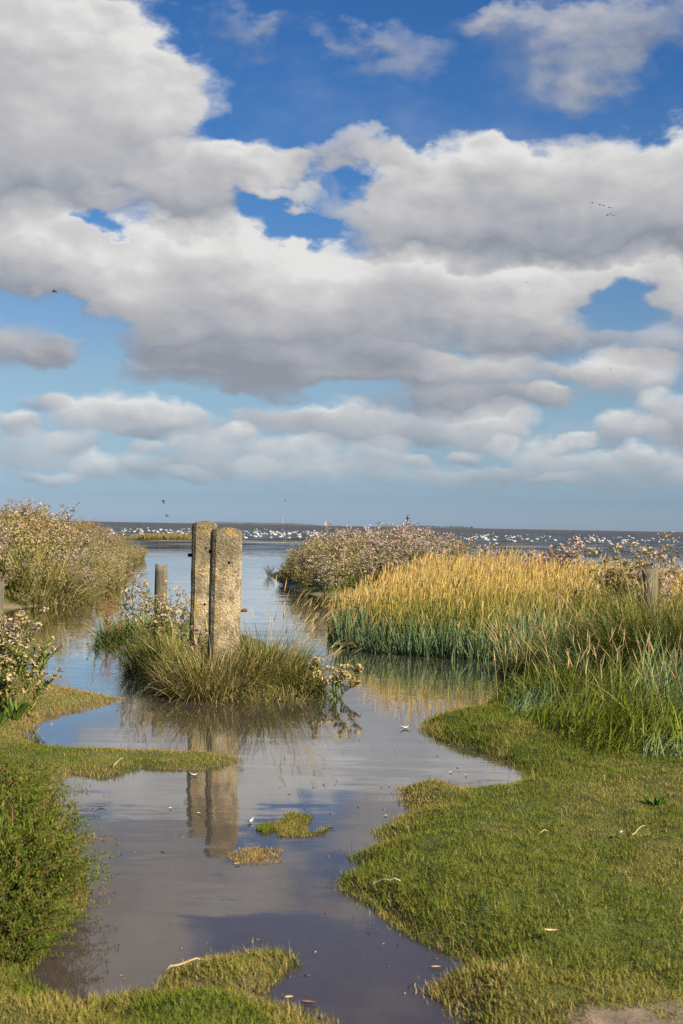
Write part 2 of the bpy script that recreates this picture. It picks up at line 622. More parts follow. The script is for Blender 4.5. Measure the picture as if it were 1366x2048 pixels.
for X, Y, rx, ry, wt, br in CLOUDS:
    if not -100 < X < 1466 or Y < -100:
        cu, cv = X - 683, 1051.5 - Y
    else:
        cu, cv = sky_uv(X, Y)
    q = W.vmath('MULTIPLY_ADD', p2, (1 / (rx * 1.13), 1 / (ry * 1.13), 0), (-cu / (rx * 1.13), -cv / (ry * 1.13), 0))
    d = W.vmath('DOT_PRODUCT', q, q, out=1)
    g = W.math('SUBTRACT', 1.0, d, clamp=True)
    g = W.math('MULTIPLY', g, abs(wt))
    if wt < 0:
        dens = W.math('SUBTRACT', dens, g)
        continue
    ty = W.vmath('DOT_PRODUCT', q, (0.06, 0.5, 0), out=1)
    ty = W.math('MULTIPLY', W.math('ADD', ty, br), g)
    dens = g if dens is None else W.math('ADD', dens, g)
    bsum = ty if bsum is None else W.math('ADD', bsum, ty)
tone = W.math('DIVIDE', bsum, W.math('MAXIMUM', dens, 0.02))
n_up = W.noise(ncoord, 1.05, 7, 0.58, '2D')[0]
n_dn = W.noise(ncoord, 2.5, 6, 0.56, '2D')[0]                             # finer texture for the small far clouds
lowk = W.maprange(vv, 170, 430, 1, 0, True)
n_hi = W.math('ADD', W.math('MULTIPLY', n_dn, lowk), W.math('MULTIPLY', n_up, W.math('SUBTRACT', 1.0, lowk)))
off = W.vmath('ADD', ncoord, (0.14, 0.28, 0))
n_of = W.noise(off, 1.1, 4, 0.5, '2D')[0]
n_sm = W.noise(ncoord, 1.1, 4, 0.5, '2D')[0]
n_lo = W.noise(ncoord, 0.45, 4, 0.5, '2D')[0]
dm = W.math('MINIMUM', dens, 1.1)
e = W.math('ADD', dm, W.math('MULTIPLY', W.math('SUBTRACT', n_hi, 0.5), W.math('MULTIPLY', W.maprange(dens, 0.0, 0.5, 0.2, 0.72), W.math('ADD', 1.0, W.math('MULTIPLY', lowk, 0.9)))))
alpha = W.maprange(e, 0.0, 0.92, 0, 1, True)
relief = W.math('MULTIPLY', W.math('SUBTRACT', n_sm, n_of), 0.6)
lum = W.math('ADD', W.math('ADD', 0.52, W.math('MULTIPLY', tone, 1.35)),
             W.math('ADD', relief, W.math('MULTIPLY', W.math('SUBTRACT', n_lo, 0.5), 0.36)))
ccol = W.ramp(lum, [(0.0, (0.28, 0.30, 0.35)), (0.25, (0.37, 0.39, 0.435)), (0.55, (0.505, 0.505, 0.525)), (0.82, (0.64, 0.635, 0.635)), (1.0, (0.77, 0.765, 0.75))])
# far clouds take on the colour of the air in front of them
SKY_GAIN = 0.105
air = W.vmath('SCALE', sky.outputs[0])
air.node.inputs['Scale'].default_value = SKY_GAIN
tint = W.ramp(W.maprange(vv, 0, 1100), [(0.0, (0.66, 0.88, 1.45)), (0.05, (0.50, 0.68, 1.12)), (0.12, (0.56, 0.71, 0.98)), (0.27, (0.66, 0.74, 0.84)), (0.6, (0.35, 0.64, 0.96)), (1.0, (0.26, 0.57, 0.95))])
airt = W.mix(1.0, air, tint, 'MULTIPLY')
fade = W.maprange(vv, 30, 300, 0.5, 0.0, True)
ccol2 = W.mix(fade, ccol, airt)
above = W.maprange(vv, 2, 40, 0, 1, True)
fin = W.mix(W.math('MULTIPLY', alpha, above), airt, ccol2)
W.l.new(fin, bg.inputs['Color'])
bg.inputs['Strength'].default_value = 0.484

# ------------------------------------------------------------------ ground: one sheet out to the horizon
ys = list(np.arange(-4, 2.6, 0.25)) + list(np.arange(2.6, 12, 0.035))
while ys[-1] < 9000:
    ys.append(ys[-1] * 1.028 + 0.01)
ys = np.array(ys)
ss = np.linspace(-1, 1, 300)
ss = np.sign(ss) * (0.55 * np.abs(ss) + 0.45 * np.abs(ss) ** 3)
YY, SS = np.meshgrid(ys, ss, indexing='ij')
XX = SS * (1.6 + 0.62 * np.maximum(YY, 0))
GP = np.stack([XX.ravel(), YY.ravel()], 1)
GZ, GS = ground(GP)
nr, nc = XX.shape
idx = (np.arange(nr - 1)[:, None] * nc + np.arange(nc - 1)[None, :]).ravel()
mud = rgb(0.27, 0.20, 0.15)
soil = rgb(0.11, 0.085, 0.05)
turf = rgb(0.085, 0.095, 0.018)
flatc = rgb(0.068, 0.062, 0.055)


def polyz(px):
    return np.array([at(X, Y, 0.07) for X, Y in px])


def path_mask(P):
    """bare trodden soil at the lower right"""
    pl = polyz([(1100, 2036), (1180, 2014), (1260, 2020), (1330, 2010), (1420, 1998), (1800, 1975), (2600, 2050), (2600, 2500), (1000, 2500), (1040, 2080)])
    return sstep(-0.06, 0.06, sdist(P, pl) + (fbm(P[:, 0] * 9, P[:, 1] * 9, 77, 4) - 0.5) * 0.22)


near = GP[:, 1] < 6
pm = np.zeros(len(GP))
pm[near] = path_mask(GP[near])
k = sstep(-0.02, 0.03, GS)[:, None]
gc = mud * (1 - k) + soil * k
kt = (sstep(0.0, 0.06, GS) * (1 - pm) * (0.75 + 0.5 * fbm(GP[:, 0] * 5, GP[:, 1] * 4, 38, 3)))[:, None].clip(0, 0.97)
gc = gc * (1 - kt) + turf * kt
gc = gc * (1 - pm[:, None]) + rgb(0.19, 0.145, 0.10) * pm[:, None]
wet = (np.exp(-((GS + 0.01) / 0.035) ** 2) * (GP[:, 1] < 16))[:, None]
gc = gc * (1 - 0.8 * wet) + rgb(0.075, 0.055, 0.035) * 0.8 * wet
ff = sstep(380, 480, GP[:, 1])[:, None]
gc = gc * (1 - ff) + flatc * ff
gc *= (0.75 + 0.5 * fbm(GP[:, 0] * 3, GP[:, 1] * 3, 31, 4))[:, None]
mb = MB()
mb.add(np.stack([GP[:, 0], GP[:, 1], GZ], 1), gc, quad=np.stack([idx, idx + 1, idx + 1 + nc, idx + nc], 1))

m, nt, out = material('wet_ground')
pb = nt.new('ShaderNodeBsdfPrincipled')
co = nt.new('ShaderNodeTexCoord').outputs['Object']
n1 = nt.noise(co, 22, 6, 0.65)[0]
n2 = nt.noise(co, 3.5, 4, 0.6)[0]
k1 = nt.math('MULTIPLY', nt.maprange(n1, 0.25, 0.75, 0.65, 1.35), nt.maprange(n2, 0.3, 0.7, 0.8, 1.2))
sc = nt.vmath('SCALE')
sc.node.inputs[0].default_value = (1, 1, 1)
nt.l.new(attr(nt), sc.node.inputs[0])
nt.l.new(k1, sc.node.inputs['Scale'])
nt.l.new(sc, pb.inputs['Base Color'])
pb.inputs['Roughness'].default_value = 0.62
pb.inputs['Specular IOR Level'].default_value = 0.3
bp = nt.new('ShaderNodeBump')
bp.inputs['Strength'].default_value = 0.6
bp.inputs['Distance'].default_value = 0.012
nt.l.new(n1, bp.inputs['Height'])
nt.l.new(bp.outputs[0], pb.inputs['Normal'])
nt.l.new(pb.outputs[0], out.inputs[0])
g = mb.build('ground', m, smooth=True)
tag(g, kind='structure')

# ------------------------------------------------------------------ water
m, nt, out = material('tidal_water')
co = nt.new('ShaderNodeTexCoord').outputs['Object']
px_, py_, _ = nt.sep(co)
one = nt.comb(0.0, 0.0, 1.0)


def ripple(sx, sy, detail, amp, rough=0.55):
    v = nt.vmath('MULTIPLY', co, (sx, sy, 1.0))
    c = nt.noise(v, 1.0, detail, rough, '2D')[1]
    c = nt.vmath('SUBTRACT', c, (0.5, 0.5, 0.5))
    s = nt.vmath('SCALE', c)
    s.node.inputs[0].default_value = (0, 0, 0)
    nt.l.new(c, s.node.inputs[0])
    nt.put(s.node.inputs['Scale'], amp)
    return nt.vmath('MULTIPLY', s, (1, 1, 0))


# calm in the creek, wind ripples in patches, rough on the open water
patch = nt.maprange(nt.noise(nt.vmath('MULTIPLY', co, (0.5, 0.9, 1)), 1.0, 3, 0.6, '2D')[0], 0.45, 0.68, 0.25, 1.0, True)
near_a = nt.math('MULTIPLY', nt.maprange(py_, 4.0, 14, 0.010, 0.034), patch)
mid_a = nt.math('MULTIPLY', nt.maprange(py_, 3, 40, 0.026, 0.08, True), nt.maprange(patch, 0.25, 1, 0.6, 1.3))
sea = nt.maprange(py_, 46, 68, 0.0, 1.0, True)
nrm = nt.vmath('ADD', one, ripple(9, 22, 3, near_a))
nrm = nt.vmath('ADD', nrm, ripple(2.2, 13, 3, nt.math('MULTIPLY', near_a, 1.3)))
nrm = nt.vmath('ADD', nrm, ripple(1.3, 4.5, 3, mid_a))
nrm = nt.vmath('ADD', nrm, ripple(0.35, 0.30, 5, nt.math('MULTIPLY', sea, 1.1), 0.75))
nrm = nt.vmath('ADD', nrm, ripple(0.06, 0.09, 3, nt.math('MULTIPLY', sea, 0.9)))
nrm = nt.vmath('NORMALIZE', nrm)
fr = nt.new('ShaderNodeFresnel')
fr.inputs['IOR'].default_value = 1.38
nt.l.new(nrm, fr.inputs['Normal'])
gl = nt.new('ShaderNodeBsdfGlossy')
gl.inputs['Roughness'].default_value = 0.045
gl.inputs['Color'].default_value = (1, 1, 1, 1)
nt.l.new(nrm, gl.inputs['Normal'])
tr = nt.new('ShaderNodeBsdfTransparent')
tr.inputs['Color'].default_value = (0.86, 0.82, 0.72, 1)
df = nt.new('ShaderNodeBsdfDiffuse')
nt.put(df.inputs['Color'], nt.mix(sea, nt.mix(nt.maprange(py_, 4.0, 8.0, 0, 1, True), (0.125, 0.100, 0.088), (0.078, 0.070, 0.056)), (0.022, 0.027, 0.032)))
fo = nt.noise(nt.vmath('MULTIPLY', co, (0.10, 0.30, 1)), 1.0, 4, 0.6, '2D')[0]
bars = nt.math('MULTIPLY', nt.maprange(nt.math('ABSOLUTE', nt.math('SUBTRACT', py_, nt.math('ADD', 92.0, nt.math('MULTIPLY', fo, 6.0)))), 1.2, 3.4, 1.0, 0.0, True), nt.maprange(fo, 0.47, 0.58, 0, 0.8, True))
foam = nt.new('ShaderNodeBsdfDiffuse')
foam.inputs['Color'].default_value = (0.42, 0.36, 0.25, 1)
body = nt.new('ShaderNodeMixShader')
nt.put(body.inputs[0], nt.maprange(py_, 2.0, 13, 0.30, 0.97, True))
nt.l.new(tr.outputs[0], body.inputs[1])
nt.l.new(df.outputs[0], body.inputs[2])
mx = nt.new('ShaderNodeMixShader')
chop = nt.maprange(nt.noise(nt.vmath('MULTIPLY', co, (0.16, 0.22, 1)), 1.0, 5, 0.65, '2D')[0], 0.36, 0.64, 0.05, 0.62)
frs = nt.math('MULTIPLY', nt.math('MULTIPLY', fr.outputs[0], nt.maprange(py_, 4.2, 8.0, 0.85, 1.45, True), None, True), nt.math('ADD', nt.math('SUBTRACT', 1.0, sea), nt.math('MULTIPLY', sea, chop)))
nt.l.new(frs, mx.inputs[0])
nt.l.new(body.outputs[0], mx.inputs[1])
nt.l.new(gl.outputs[0], mx.inputs[2])
fm = nt.new('ShaderNodeMixShader')
nt.l.new(bars, fm.inputs[0])
nt.l.new(mx.outputs[0], fm.inputs[1])
nt.l.new(foam.outputs[0], fm.inputs[2])
nt.l.new(fm.outputs[0], out.inputs[0])
mb = MB()
wy = [2.9, 8, 20, 60, 200, 700]
wv_, wq = [], []
for i, y in enumerate(wy):
    wv_ += [(-(6 + y * 1.2), y, 0), (6 + y * 1.2, y, 0)]
    if i:
        wq.append((2 * i - 2, 2 * i - 1, 2 * i + 1, 2 * i))
mb.add(wv_, rgb(0.1, 0.1, 0.1), quad=wq)
tag(mb.build('water', m), kind='structure')

# ------------------------------------------------------------------ far coast on the horizon
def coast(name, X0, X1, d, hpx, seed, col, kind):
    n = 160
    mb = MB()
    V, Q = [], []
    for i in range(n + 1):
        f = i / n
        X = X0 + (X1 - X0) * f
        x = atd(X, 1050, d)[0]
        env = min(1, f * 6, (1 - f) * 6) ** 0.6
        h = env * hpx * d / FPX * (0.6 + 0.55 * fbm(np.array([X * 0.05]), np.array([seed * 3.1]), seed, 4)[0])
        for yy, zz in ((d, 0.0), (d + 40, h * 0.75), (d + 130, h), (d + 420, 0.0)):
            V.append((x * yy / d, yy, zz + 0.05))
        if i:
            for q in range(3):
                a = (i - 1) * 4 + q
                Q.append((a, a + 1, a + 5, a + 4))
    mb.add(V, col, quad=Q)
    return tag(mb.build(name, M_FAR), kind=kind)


coast('far_coast', 395, 640, 5200, 4.6, 4, rgb(0.10, 0.125, 0.14), 'structure')  # grey-blue colour stands in for haze on both coasts
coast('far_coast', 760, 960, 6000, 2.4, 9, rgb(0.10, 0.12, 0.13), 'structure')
# lone trees and clumps on the right-hand coast
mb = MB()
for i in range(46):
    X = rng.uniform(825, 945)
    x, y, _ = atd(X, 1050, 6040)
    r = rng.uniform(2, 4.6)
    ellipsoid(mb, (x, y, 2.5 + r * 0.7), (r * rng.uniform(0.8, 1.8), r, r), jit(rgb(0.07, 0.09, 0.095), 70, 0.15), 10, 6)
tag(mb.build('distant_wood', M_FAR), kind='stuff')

# striped tower on the left coast
x, y, _ = atd(564, 1040, 5230)
t = thing('lighthouse', 'thin red and white banded tower on the far wooded shore', 'lighthouse', (x, y, 6))
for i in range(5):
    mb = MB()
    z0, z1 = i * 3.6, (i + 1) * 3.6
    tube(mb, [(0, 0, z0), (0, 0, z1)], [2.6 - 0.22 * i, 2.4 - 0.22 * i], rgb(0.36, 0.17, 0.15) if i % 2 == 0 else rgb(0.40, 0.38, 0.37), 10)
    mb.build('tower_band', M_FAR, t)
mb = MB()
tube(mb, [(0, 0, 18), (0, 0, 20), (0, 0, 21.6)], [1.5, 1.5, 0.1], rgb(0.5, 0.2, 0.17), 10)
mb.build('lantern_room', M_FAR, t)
# pale tower block on the right coast
x, y, _ = atd(806, 1040, 5950)
t = thing('lighthouse', 'pale square tower among trees on the distant right coast', 'tower', (x, y, 4))
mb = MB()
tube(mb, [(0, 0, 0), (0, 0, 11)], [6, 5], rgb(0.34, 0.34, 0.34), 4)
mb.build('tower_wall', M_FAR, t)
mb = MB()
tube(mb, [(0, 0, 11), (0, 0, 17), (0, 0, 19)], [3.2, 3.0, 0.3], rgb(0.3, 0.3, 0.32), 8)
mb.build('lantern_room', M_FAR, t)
# white sail
x, y, _ = atd(652, 1050, 1500)
t = thing('sailing_boat', 'tiny boat with a white sail on the horizon left of the aster island', 'boat', (x, y, 0))
mb = MB()
hull = [(-2.6, 0, 0.9), (-2.0, 0.8, 0.9), (1.5, 0.8, 0.9), (3.0, 0, 1.1), (1.5, -0.8, 0.9), (-2.0, -0.8, 0.9),
        (-2.2, 0, 0), (-1.7, 0.5, 0), (1.2, 0.5, 0), (2.2, 0, 0), (1.2, -0.5, 0), (-1.7, -0.5, 0)]
mb.add(hull, rgb(0.5, 0.5, 0.5), quad=[(i, (i + 1) % 6, 6 + (i + 1) % 6, 6 + i) for i in range(6)] + [(0, 1, 2, 3), (0, 3, 4, 5)])
mb.build('hull', M_FAR, t)
mb = MB()
tube(mb, [(0.3, 0, 0.9), (0.3, 0, 6.2)], [0.06, 0.05], rgb(0.4, 0.4, 0.4), 6)
mb.build('mast', M_FAR, t)
mb = MB()
mb.add([(0.25, 0, 1.5), (-2.4, 0.35, 1.5), (0.25, 0, 6.0), (0.25, -.04, 1.5), (-2.4, 0.31, 1.5), (0.25, -.04, 6.0)], rgb(0.55, 0.55, 0.54), tri=[(0, 1, 2), (3, 5, 4)])
mb.build('sail', M_FAR, t)

# ------------------------------------------------------------------ gate posts and stakes
m, nt, out = material('pebbled_concrete')
pb = nt.new('ShaderNodeBsdfPrincipled')
co = nt.new('ShaderNodeTexCoord').outputs['Object']


def vor(scale, feat='F1', rnd=1.0):
    v = nt.new('ShaderNodeTexVoronoi', feature=feat)
    nt.put(v.inputs['Vector'], co)
    v.inputs['Scale'].default_value = scale
    v.inputs['Randomness'].default_value = rnd
    return v.outputs


v1 = vor(62)
v2 = vor(150)
pebr = nt.sep(v1[1])[0]
peb = nt.ramp(pebr, [(0.0, (0.085, 0.066, 0.042)), (0.3, (0.20, 0.16, 0.10)), (0.6, (0.32, 0.26, 0.165)), (0.85, (0.48, 0.41, 0.28)), (1.0, (0.68, 0.61, 0.46))])
fine = nt.ramp(nt.sep(v2[1])[1], [(0.0, (0.12, 0.095, 0.06)), (0.5, (0.27, 0.22, 0.14)), (1.0, (0.44, 0.37, 0.25))])
c = nt.mix(nt.maprange(v1[0], 0.30, 0.52, 0, 1, True), peb, fine)
n_big = nt.noise(co, 5.0, 5, 0.6)[0]
n_mid = nt.noise(nt.vmath('MULTIPLY', co, (1, 1, 0.45)), 13, 5, 0.65)[0]
grime = nt.maprange(n_big, 0.42, 0.62, 0, 0.72, True)
c = nt.mix(grime, c, (0.10, 0.095, 0.07))
pz = nt.sep(co)[2]
pale = nt.math('MULTIPLY', nt.maprange(n_mid, 0.44, 0.62, 0, 0.55, True), nt.maprange(nt.math('ABSOLUTE', nt.math('SUBTRACT', pz, 0.62)), 0.15, 0.42, 1, 0, True))
c = nt.mix(pale, c, (0.56, 0.50, 0.38))
lich = nt.math('MULTIPLY', nt.maprange(nt.noise(co, 17, 6, 0.7)[0], 0.545, 0.64, 0, 0.9, True), nt.maprange(nt.noise(co, 4.0, 2, 0.5)[0], 0.42, 0.6, 0.12, 1, True))
c = nt.mix(lich, c, (0.36, 0.25, 0.06))
spot = nt.maprange(nt.noise(co, 34, 3, 0.6)[0], 0.68, 0.74, 0, 0.85, True)
c = nt.mix(spot, c, (0.035, 0.03, 0.025))
tide = nt.math('MULTIPLY', nt.maprange(pz, 0.16, 0.42, 0.75, 0.0, True), nt.maprange(n_mid, 0.3, 0.6, 0.5, 1.0))
c = nt.mix(tide, c, (0.075, 0.075, 0.04))
c = nt.mix(1.0, c, (0.85, 0.805, 0.70), 'MULTIPLY')
nt.put(pb.inputs['Base Color'], c)
pb.inputs['Roughness'].default_value = 0.9
pb.inputs['Specular IOR Level'].default_value = 0.2
h = nt.math('ADD', nt.math('MULTIPLY', v1[0], -0.8), nt.math('MULTIPLY', nt.noise(co, 60, 6, 0.7)[0], 1.0))
h = nt.math('ADD', h, nt.math('MULTIPLY', n_big, 2.0))
bp = nt.new('ShaderNodeBump')
bp.inputs['Strength'].default_value = 0.9
bp.inputs['Distance'].default_value = 0.008
nt.l.new(h, bp.inputs['Height'])
nt.l.new(bp.outputs[0], pb.inputs['Normal'])
nt.l.new(pb.outputs[0], out.inputs[0])
M_CONC = m

m, nt, out = material('weathered_wood')
pb = nt.new('ShaderNodeBsdfPrincipled')
co = nt.new('ShaderNodeTexCoord').outputs['Object']
gr = nt.noise(nt.vmath('MULTIPLY', co, (70, 70, 2.2)), 1.0, 5, 0.65)[0]
bl = nt.noise(co, 6, 4, 0.6)[0]
c = nt.ramp(gr, [(0.25, (0.03, 0.024, 0.015)), (0.5, (0.11, 0.092, 0.06)), (0.75, (0.20, 0.175, 0.12))])
c = nt.mix(nt.maprange(bl, 0.45, 0.7, 0, 0.5, True), c, (0.16, 0.15, 0.09))
nt.put(pb.inputs['Base Color'], c)
pb.inputs['Roughness'].default_value = 0.85
bp = nt.new('ShaderNodeBump')
bp.inputs['Strength'].default_value = 1.0
bp.inputs['Distance'].default_value = 0.006
nt.l.new(gr, bp.inputs['Height'])
nt.l.new(bp.outputs[0], pb.inputs['Normal'])
nt.l.new(pb.outputs[0], out.inputs[0])
M_WOOD = m


def post_body(w, d, h, ch, dome, seed, holes):
    """chamfered, slightly worn square post with a domed top; holes = [(x, z, radius)] drilled from the front"""
    lv = np.linspace(-0.5, h, 64)
    ring = [(-w / 2 + ch, -d / 2), (-w / 6, -d / 2), (w / 6, -d / 2), (w / 2 - ch, -d / 2), (w / 2, -d / 2 + ch), (w / 2, 0), (w / 2, d / 2 - ch),
            (w / 2 - ch, d / 2), (0, d / 2), (-w / 2 + ch, d / 2), (-w / 2, d / 2 - ch), (-w / 2, 0), (-w / 2, -d / 2 + ch)]
    n = len(ring)
    V, F = [], []
    for j, z in enumerate(lv):
        for i, (x, y) in enumerate(ring):
            q = np.array([x * 9 + seed]), np.array([z * 11 + y * 7])
            wob = (fbm(*q, seed, 4)[0] - 0.5) * 0.010
            near_top = max(0, (z - (h - 0.02)) / 0.02)
            f = 1 - 0.05 * near_top + wob / (w / 2)
            zz = z + (dome * (1 - (x / (w / 2)) ** 2) if j == len(lv) - 1 else 0)
            V.append((x * f, y * f, zz + (wob * 0.6 if j > 60 else 0)))
    for j in range(len(lv) - 1):
        for i in range(n):
            i2 = (i + 1) % n
            F.append((j * n + i, j * n + i2, (j + 1) * n + i2, (j + 1) * n + i))
    top = (len(lv) - 1) * n
    V.append((0, 0, h + dome * 1.15))
    for i in range(n):
        F.append((top + i, top + (i + 1) % n, len(V) - 1))
    F.append(tuple(reversed(range(n))))
    me = bpy.data.meshes.new('post')
    me.from_pydata(V, [], F)
    me.update()
    o = bpy.data.objects.new('post', me)
    COL.objects.link(o)
    cutters = []
    for x, z, r in holes:
        cmb = MB()
        tube(cmb, [(x, -d / 2 - 0.05, z), (x, -d / 2 + 0.07, z)], [r, r], rgb(0.1, 0.1, 0.1), 16)
        cm = cmb.mesh('cut', M_CONC)
        c = bpy.data.objects.new('cut', cm)
        COL.objects.link(c)
        cutters.append(c)
        md = o.modifiers.new('hole', 'BOOLEAN')
        md.object = c
        md.operation = 'DIFFERENCE'
        md.solver = 'EXACT'
    bpy.context.view_layer.update()
    ev = o.evaluated_get(bpy.context.evaluated_depsgraph_get())
    res = bpy.data.meshes.new_from_object(ev)
    res.name = 'post_body'
    for c in cutters:
        bpy.data.objects.remove(c)
    bpy.data.objects.remove(o)
    res.materials.clear()
    res.materials.append(M_CONC)
    return res


def gate_post(label, loc, yaw, w, d, h, dome, seed, holes, pins, lean=(0, 0)):
    t = thing('concrete_gatepost', label, 'gatepost', loc, yaw)
    t.rotation_euler = (lean[0], lean[1], yaw)
    o = bpy.data.objects.new('shaft', post_body(w, d, h, 0.022, dome, seed, holes))
    COL.objects.link(o)
    o.parent = t
    for x, z, r in holes:
        mb = MB()
        # iron bolt end left deep inside the hole
        tube(mb, [(x, -d / 2 + 0.040, z), (x, -d / 2 + 0.069, z)], [r * 0.8, r * 0.8], rgb(0.03, 0.022, 0.018), 12)
        mb.build('bolt', M_IRON, t)
    for pts, rad, col in pins:
        mb = MB()
        tube(mb, pts, rad, col, 8)
        mb.build('hinge_pin', M_IRON, t)
    return t


px, py, _ = atd(446, 1340, 10.3)
FRONT = (px, py)
hp = 1.2 - (1061 - 1047.5) * 10.3 / FPX
gate_post('nearer of the two concrete gateposts, pale lichen-stained front with one bolt hole high up', (px, py, 0.0), math.radians(12), 0.212, 0.20, hp, 0.024, 3,
          [(0.012, hp - 0.232, 0.010)],
          [([(0.10, 0.02, 0.57), (0.125, 0.0, 0.572), (0.15, -0.008, 0.578), (0.165, -0.01, 0.57)], [0.012, 0.010, 0.014, 0.008], rgb(0.15, 0.06, 0.025)),
           ([(-0.10, 0.0, hp - 0.155), (-0.125, 0.0, hp - 0.155)], [0.012, 0.012], rgb(0.03, 0.025, 0.02))], (0, math.radians(0.3)))
px, py, _ = atd(405, 1280, 11.0)
BACK = (px, py)
hb = 1.2 - (1047.5 - 1046.8) * 11.0 / FPX
gate_post('concrete gatepost standing behind the other one, with two bolt holes and an iron stub', (px, py, 0.0), math.radians(10), 0.188, 0.18, hb, 0.02, 8,
          [(0.006, hb - 0.190, 0.009), (0.004, hb - 0.62, 0.010)],
          [([(-0.09, 0.0, hb - 0.245), (-0.125, 0.0, hb - 0.245)], [0.014, 0.013], rgb(0.03, 0.024, 0.02))])


def stake(label, X, Y, d, w, seed, rot=0.0):
    x, y, z = atd(X, Y, d)
    t = thing('wooden_stake', label, 'stake', (x, y, 0), rot)
    mb = MB()
    n, L = 12, 22
    V, Q, T = [], [], []
    for j in range(L):
        f = j / (L - 1)
        zz = -0.4 + (z + 0.4) * f
        for i in range(n):
            a = 2 * PI * i / n
            r = w / 2 * (0.86 + 0.34 * fbm(np.array([math.cos(a) * 2 + seed]), np.array([math.sin(a) * 2 + zz * 1.2]), seed, 4)[0]) * (1 - 0.05 * f)
            V.append((r * math.cos(a), r * 0.85 * math.sin(a), zz + (0.022 * math.sin(a * 1.5 + seed) if j == L - 1 else 0)))
    for j in range(L - 1):
        for i in range(n):
            i2 = (i + 1) % n
            Q.append((j * n + i, j * n + i2, (j + 1) * n + i2, (j + 1) * n + i))
    V.append((0, 0, z - 0.012))
    for i in range(n):
        T.append(((L - 1) * n + i, (L - 1) * n + (i + 1) % n, len(V) - 1))
    mb.add(V, rgb(0.2, 0.2, 0.2), quad=Q, tri=T)
    mb.build('shaft', M_WOOD, t)
    return t


stake('short grey wooden stake in the water left of the concrete gateposts', 322, 1132, 13.5, 0.118, 2)
stake('old wooden stake half hidden in the tall grass at the right edge', 1301, 1136, 12.4, 0.145, 5, 0.5)
stake('dark wooden stake cut off by the left edge of the view', -14, 1166, 11.4, 0.17, 7)

# ------------------------------------------------------------------ low turf: short salt-marsh grass
def scatter(n, x0, x1, y0, y1, dens=lambda y: np.clip(4.6 / y, 0, 1)):
    y = rng.uniform(y0, y1, n)
    x = rng.uniform(-1, 1, n) * (0.262 * y + 0.9)
    keep = (rng.random(n) < dens(y) * (0.262 * y + 0.9) / (0.262 * y1 + 0.9)) & (x > x0) & (x < x1)
    return np.stack([x, y], 1)[keep]


G_LUSH, G_MID, G_OLIVE, G_STRAW, G_RUST = rgb(0.135, 0.185, 0.022), rgb(0.20, 0.22, 0.038), rgb(0.25, 0.235, 0.05), rgb(0.44, 0.34, 0.15), rgb(0.27, 0.155, 0.05)


def mixc(a, b, k):
    return a * (1 - k[:, None]) + b * k[:, None]


def turf_blades(mb, P, z, hmul, dry, wmul=1.0, flat=0.0):
    n = len(P)
    n1 = np.clip((fbm(P[:, 0] * 2.6, P[:, 1] * 1.5, 41, 4) - 0.5) * 1.9 + 0.5, 0, 1)
    n2 = fbm(P[:, 0] * 9, P[:, 1] * 6, 45, 3)
    lush = sstep(0.42, 0.66, n1)
    c = mixc(np.tile(G_OLIVE, (n, 1)), np.tile(G_LUSH, (n, 1)), lush)
    c = mixc(c, np.tile(G_MID, (n, 1)), sstep(0.35, 0.7, n2) * 0.6)
    d = np.clip(dry + 0.8 * (0.5 - n1) + 0.45 * (n2 - 0.5), 0.03, 0.95)
    isdry = rng.random(n) < np.where(dry > 0.7, 0.9, d * 0.6)
    c = np.where(isdry[:, None], np.where((rng.random(n) < 0.28)[:, None], G_RUST, G_STRAW), c)
    c = jit([1, 1, 1], n, 0.28, 0.10) / 1.0 * c
    tipc = np.clip(c * rgb(1.12, 1.05, 0.9), 0, 0.9)
    H = (0.011 + 0.016 * rng.random(n) ** 1.5) * hmul * (0.45 + 1.0 * n2 + 0.25 * lush)
    lean = rng.uniform(0.05, 0.75, n) + flat
    strips(mb, np.stack([P[:, 0], P[:, 1], z - 0.004], 1), H, rng.uniform(0.0017, 0.0034, n) * wmul, rng.uniform(0, 2 * PI, n), lean, rng.uniform(0.1, 1.1, n),
           rng.uniform(-0.8, 0.8, n), np.clip(c, 0.003, 0.9), np.clip(tipc, 0.003, 0.9), 2, 'blade')


mb = MB()
P = scatter(2000000, -9, 9, 2.9, 10.5, lambda y: np.clip(4.4 / y, 0, 1) ** 1.2)
z, sd = ground(P)
pmk = path_mask(P)
keep = (sd > -0.02 - 0.03 * rng.random(len(P))) & (rng.random(len(P)) > pmk * 0.985) & (z > -0.02)
P, z, sd = P[keep], z[keep], sd[keep]
edge = sstep(0.22, 0.0, sd)
dry = 0.16 + 0.18 * edge
# the brown spit on the left and the yellowed fringe by the inlet
sx, sy = at(150, 1400)
spit = np.exp(-((P[:, 0] - sx) / 0.42) ** 4 - ((P[:, 1] - sy) / 1.1) ** 4)
dry = np.clip(dry + 1.1 * spit, 0, 1.6)
rough = 0.8 + 0.7 * sstep(6.3, 8.5, P[:, 1]) * (P[:, 0] > 0)
dy_front = sstep(3.9, 3.5, P[:, 1])
turf_blades(mb, P, z, rough * (1 + 0.5 * edge + 0.35 * dy_front), dry)
# drowned blades in a ragged fringe outside the shore
F_ = scatter(260000, -9, 9, 2.9, 11, lambda y: np.clip(4.4 / y, 0, 1) ** 0.8)
zf, sf = ground(F_)
kf = (sf < -0.015) & (rng.random(len(F_)) < np.exp(sf / 0.055) * 1.3 * sstep(0.42, 0.62, fbm(F_[:, 0] * 6, F_[:, 1] * 4, 71, 3)))
F_ = F_[kf]
turf_blades(mb, F_, np.full(len(F_), -0.006), np.full(len(F_), 1.0), np.full(len(F_), 0.3))
# longer blades sticking out of the sward
k = rng.random(len(P)) < 0.02
turf_blades(mb, P[k], z[k], np.full(k.sum(), 2.2), np.full(k.sum(), 0.45), 0.9)
tag(mb.build('short_grass', M_GRASS), kind='stuff')

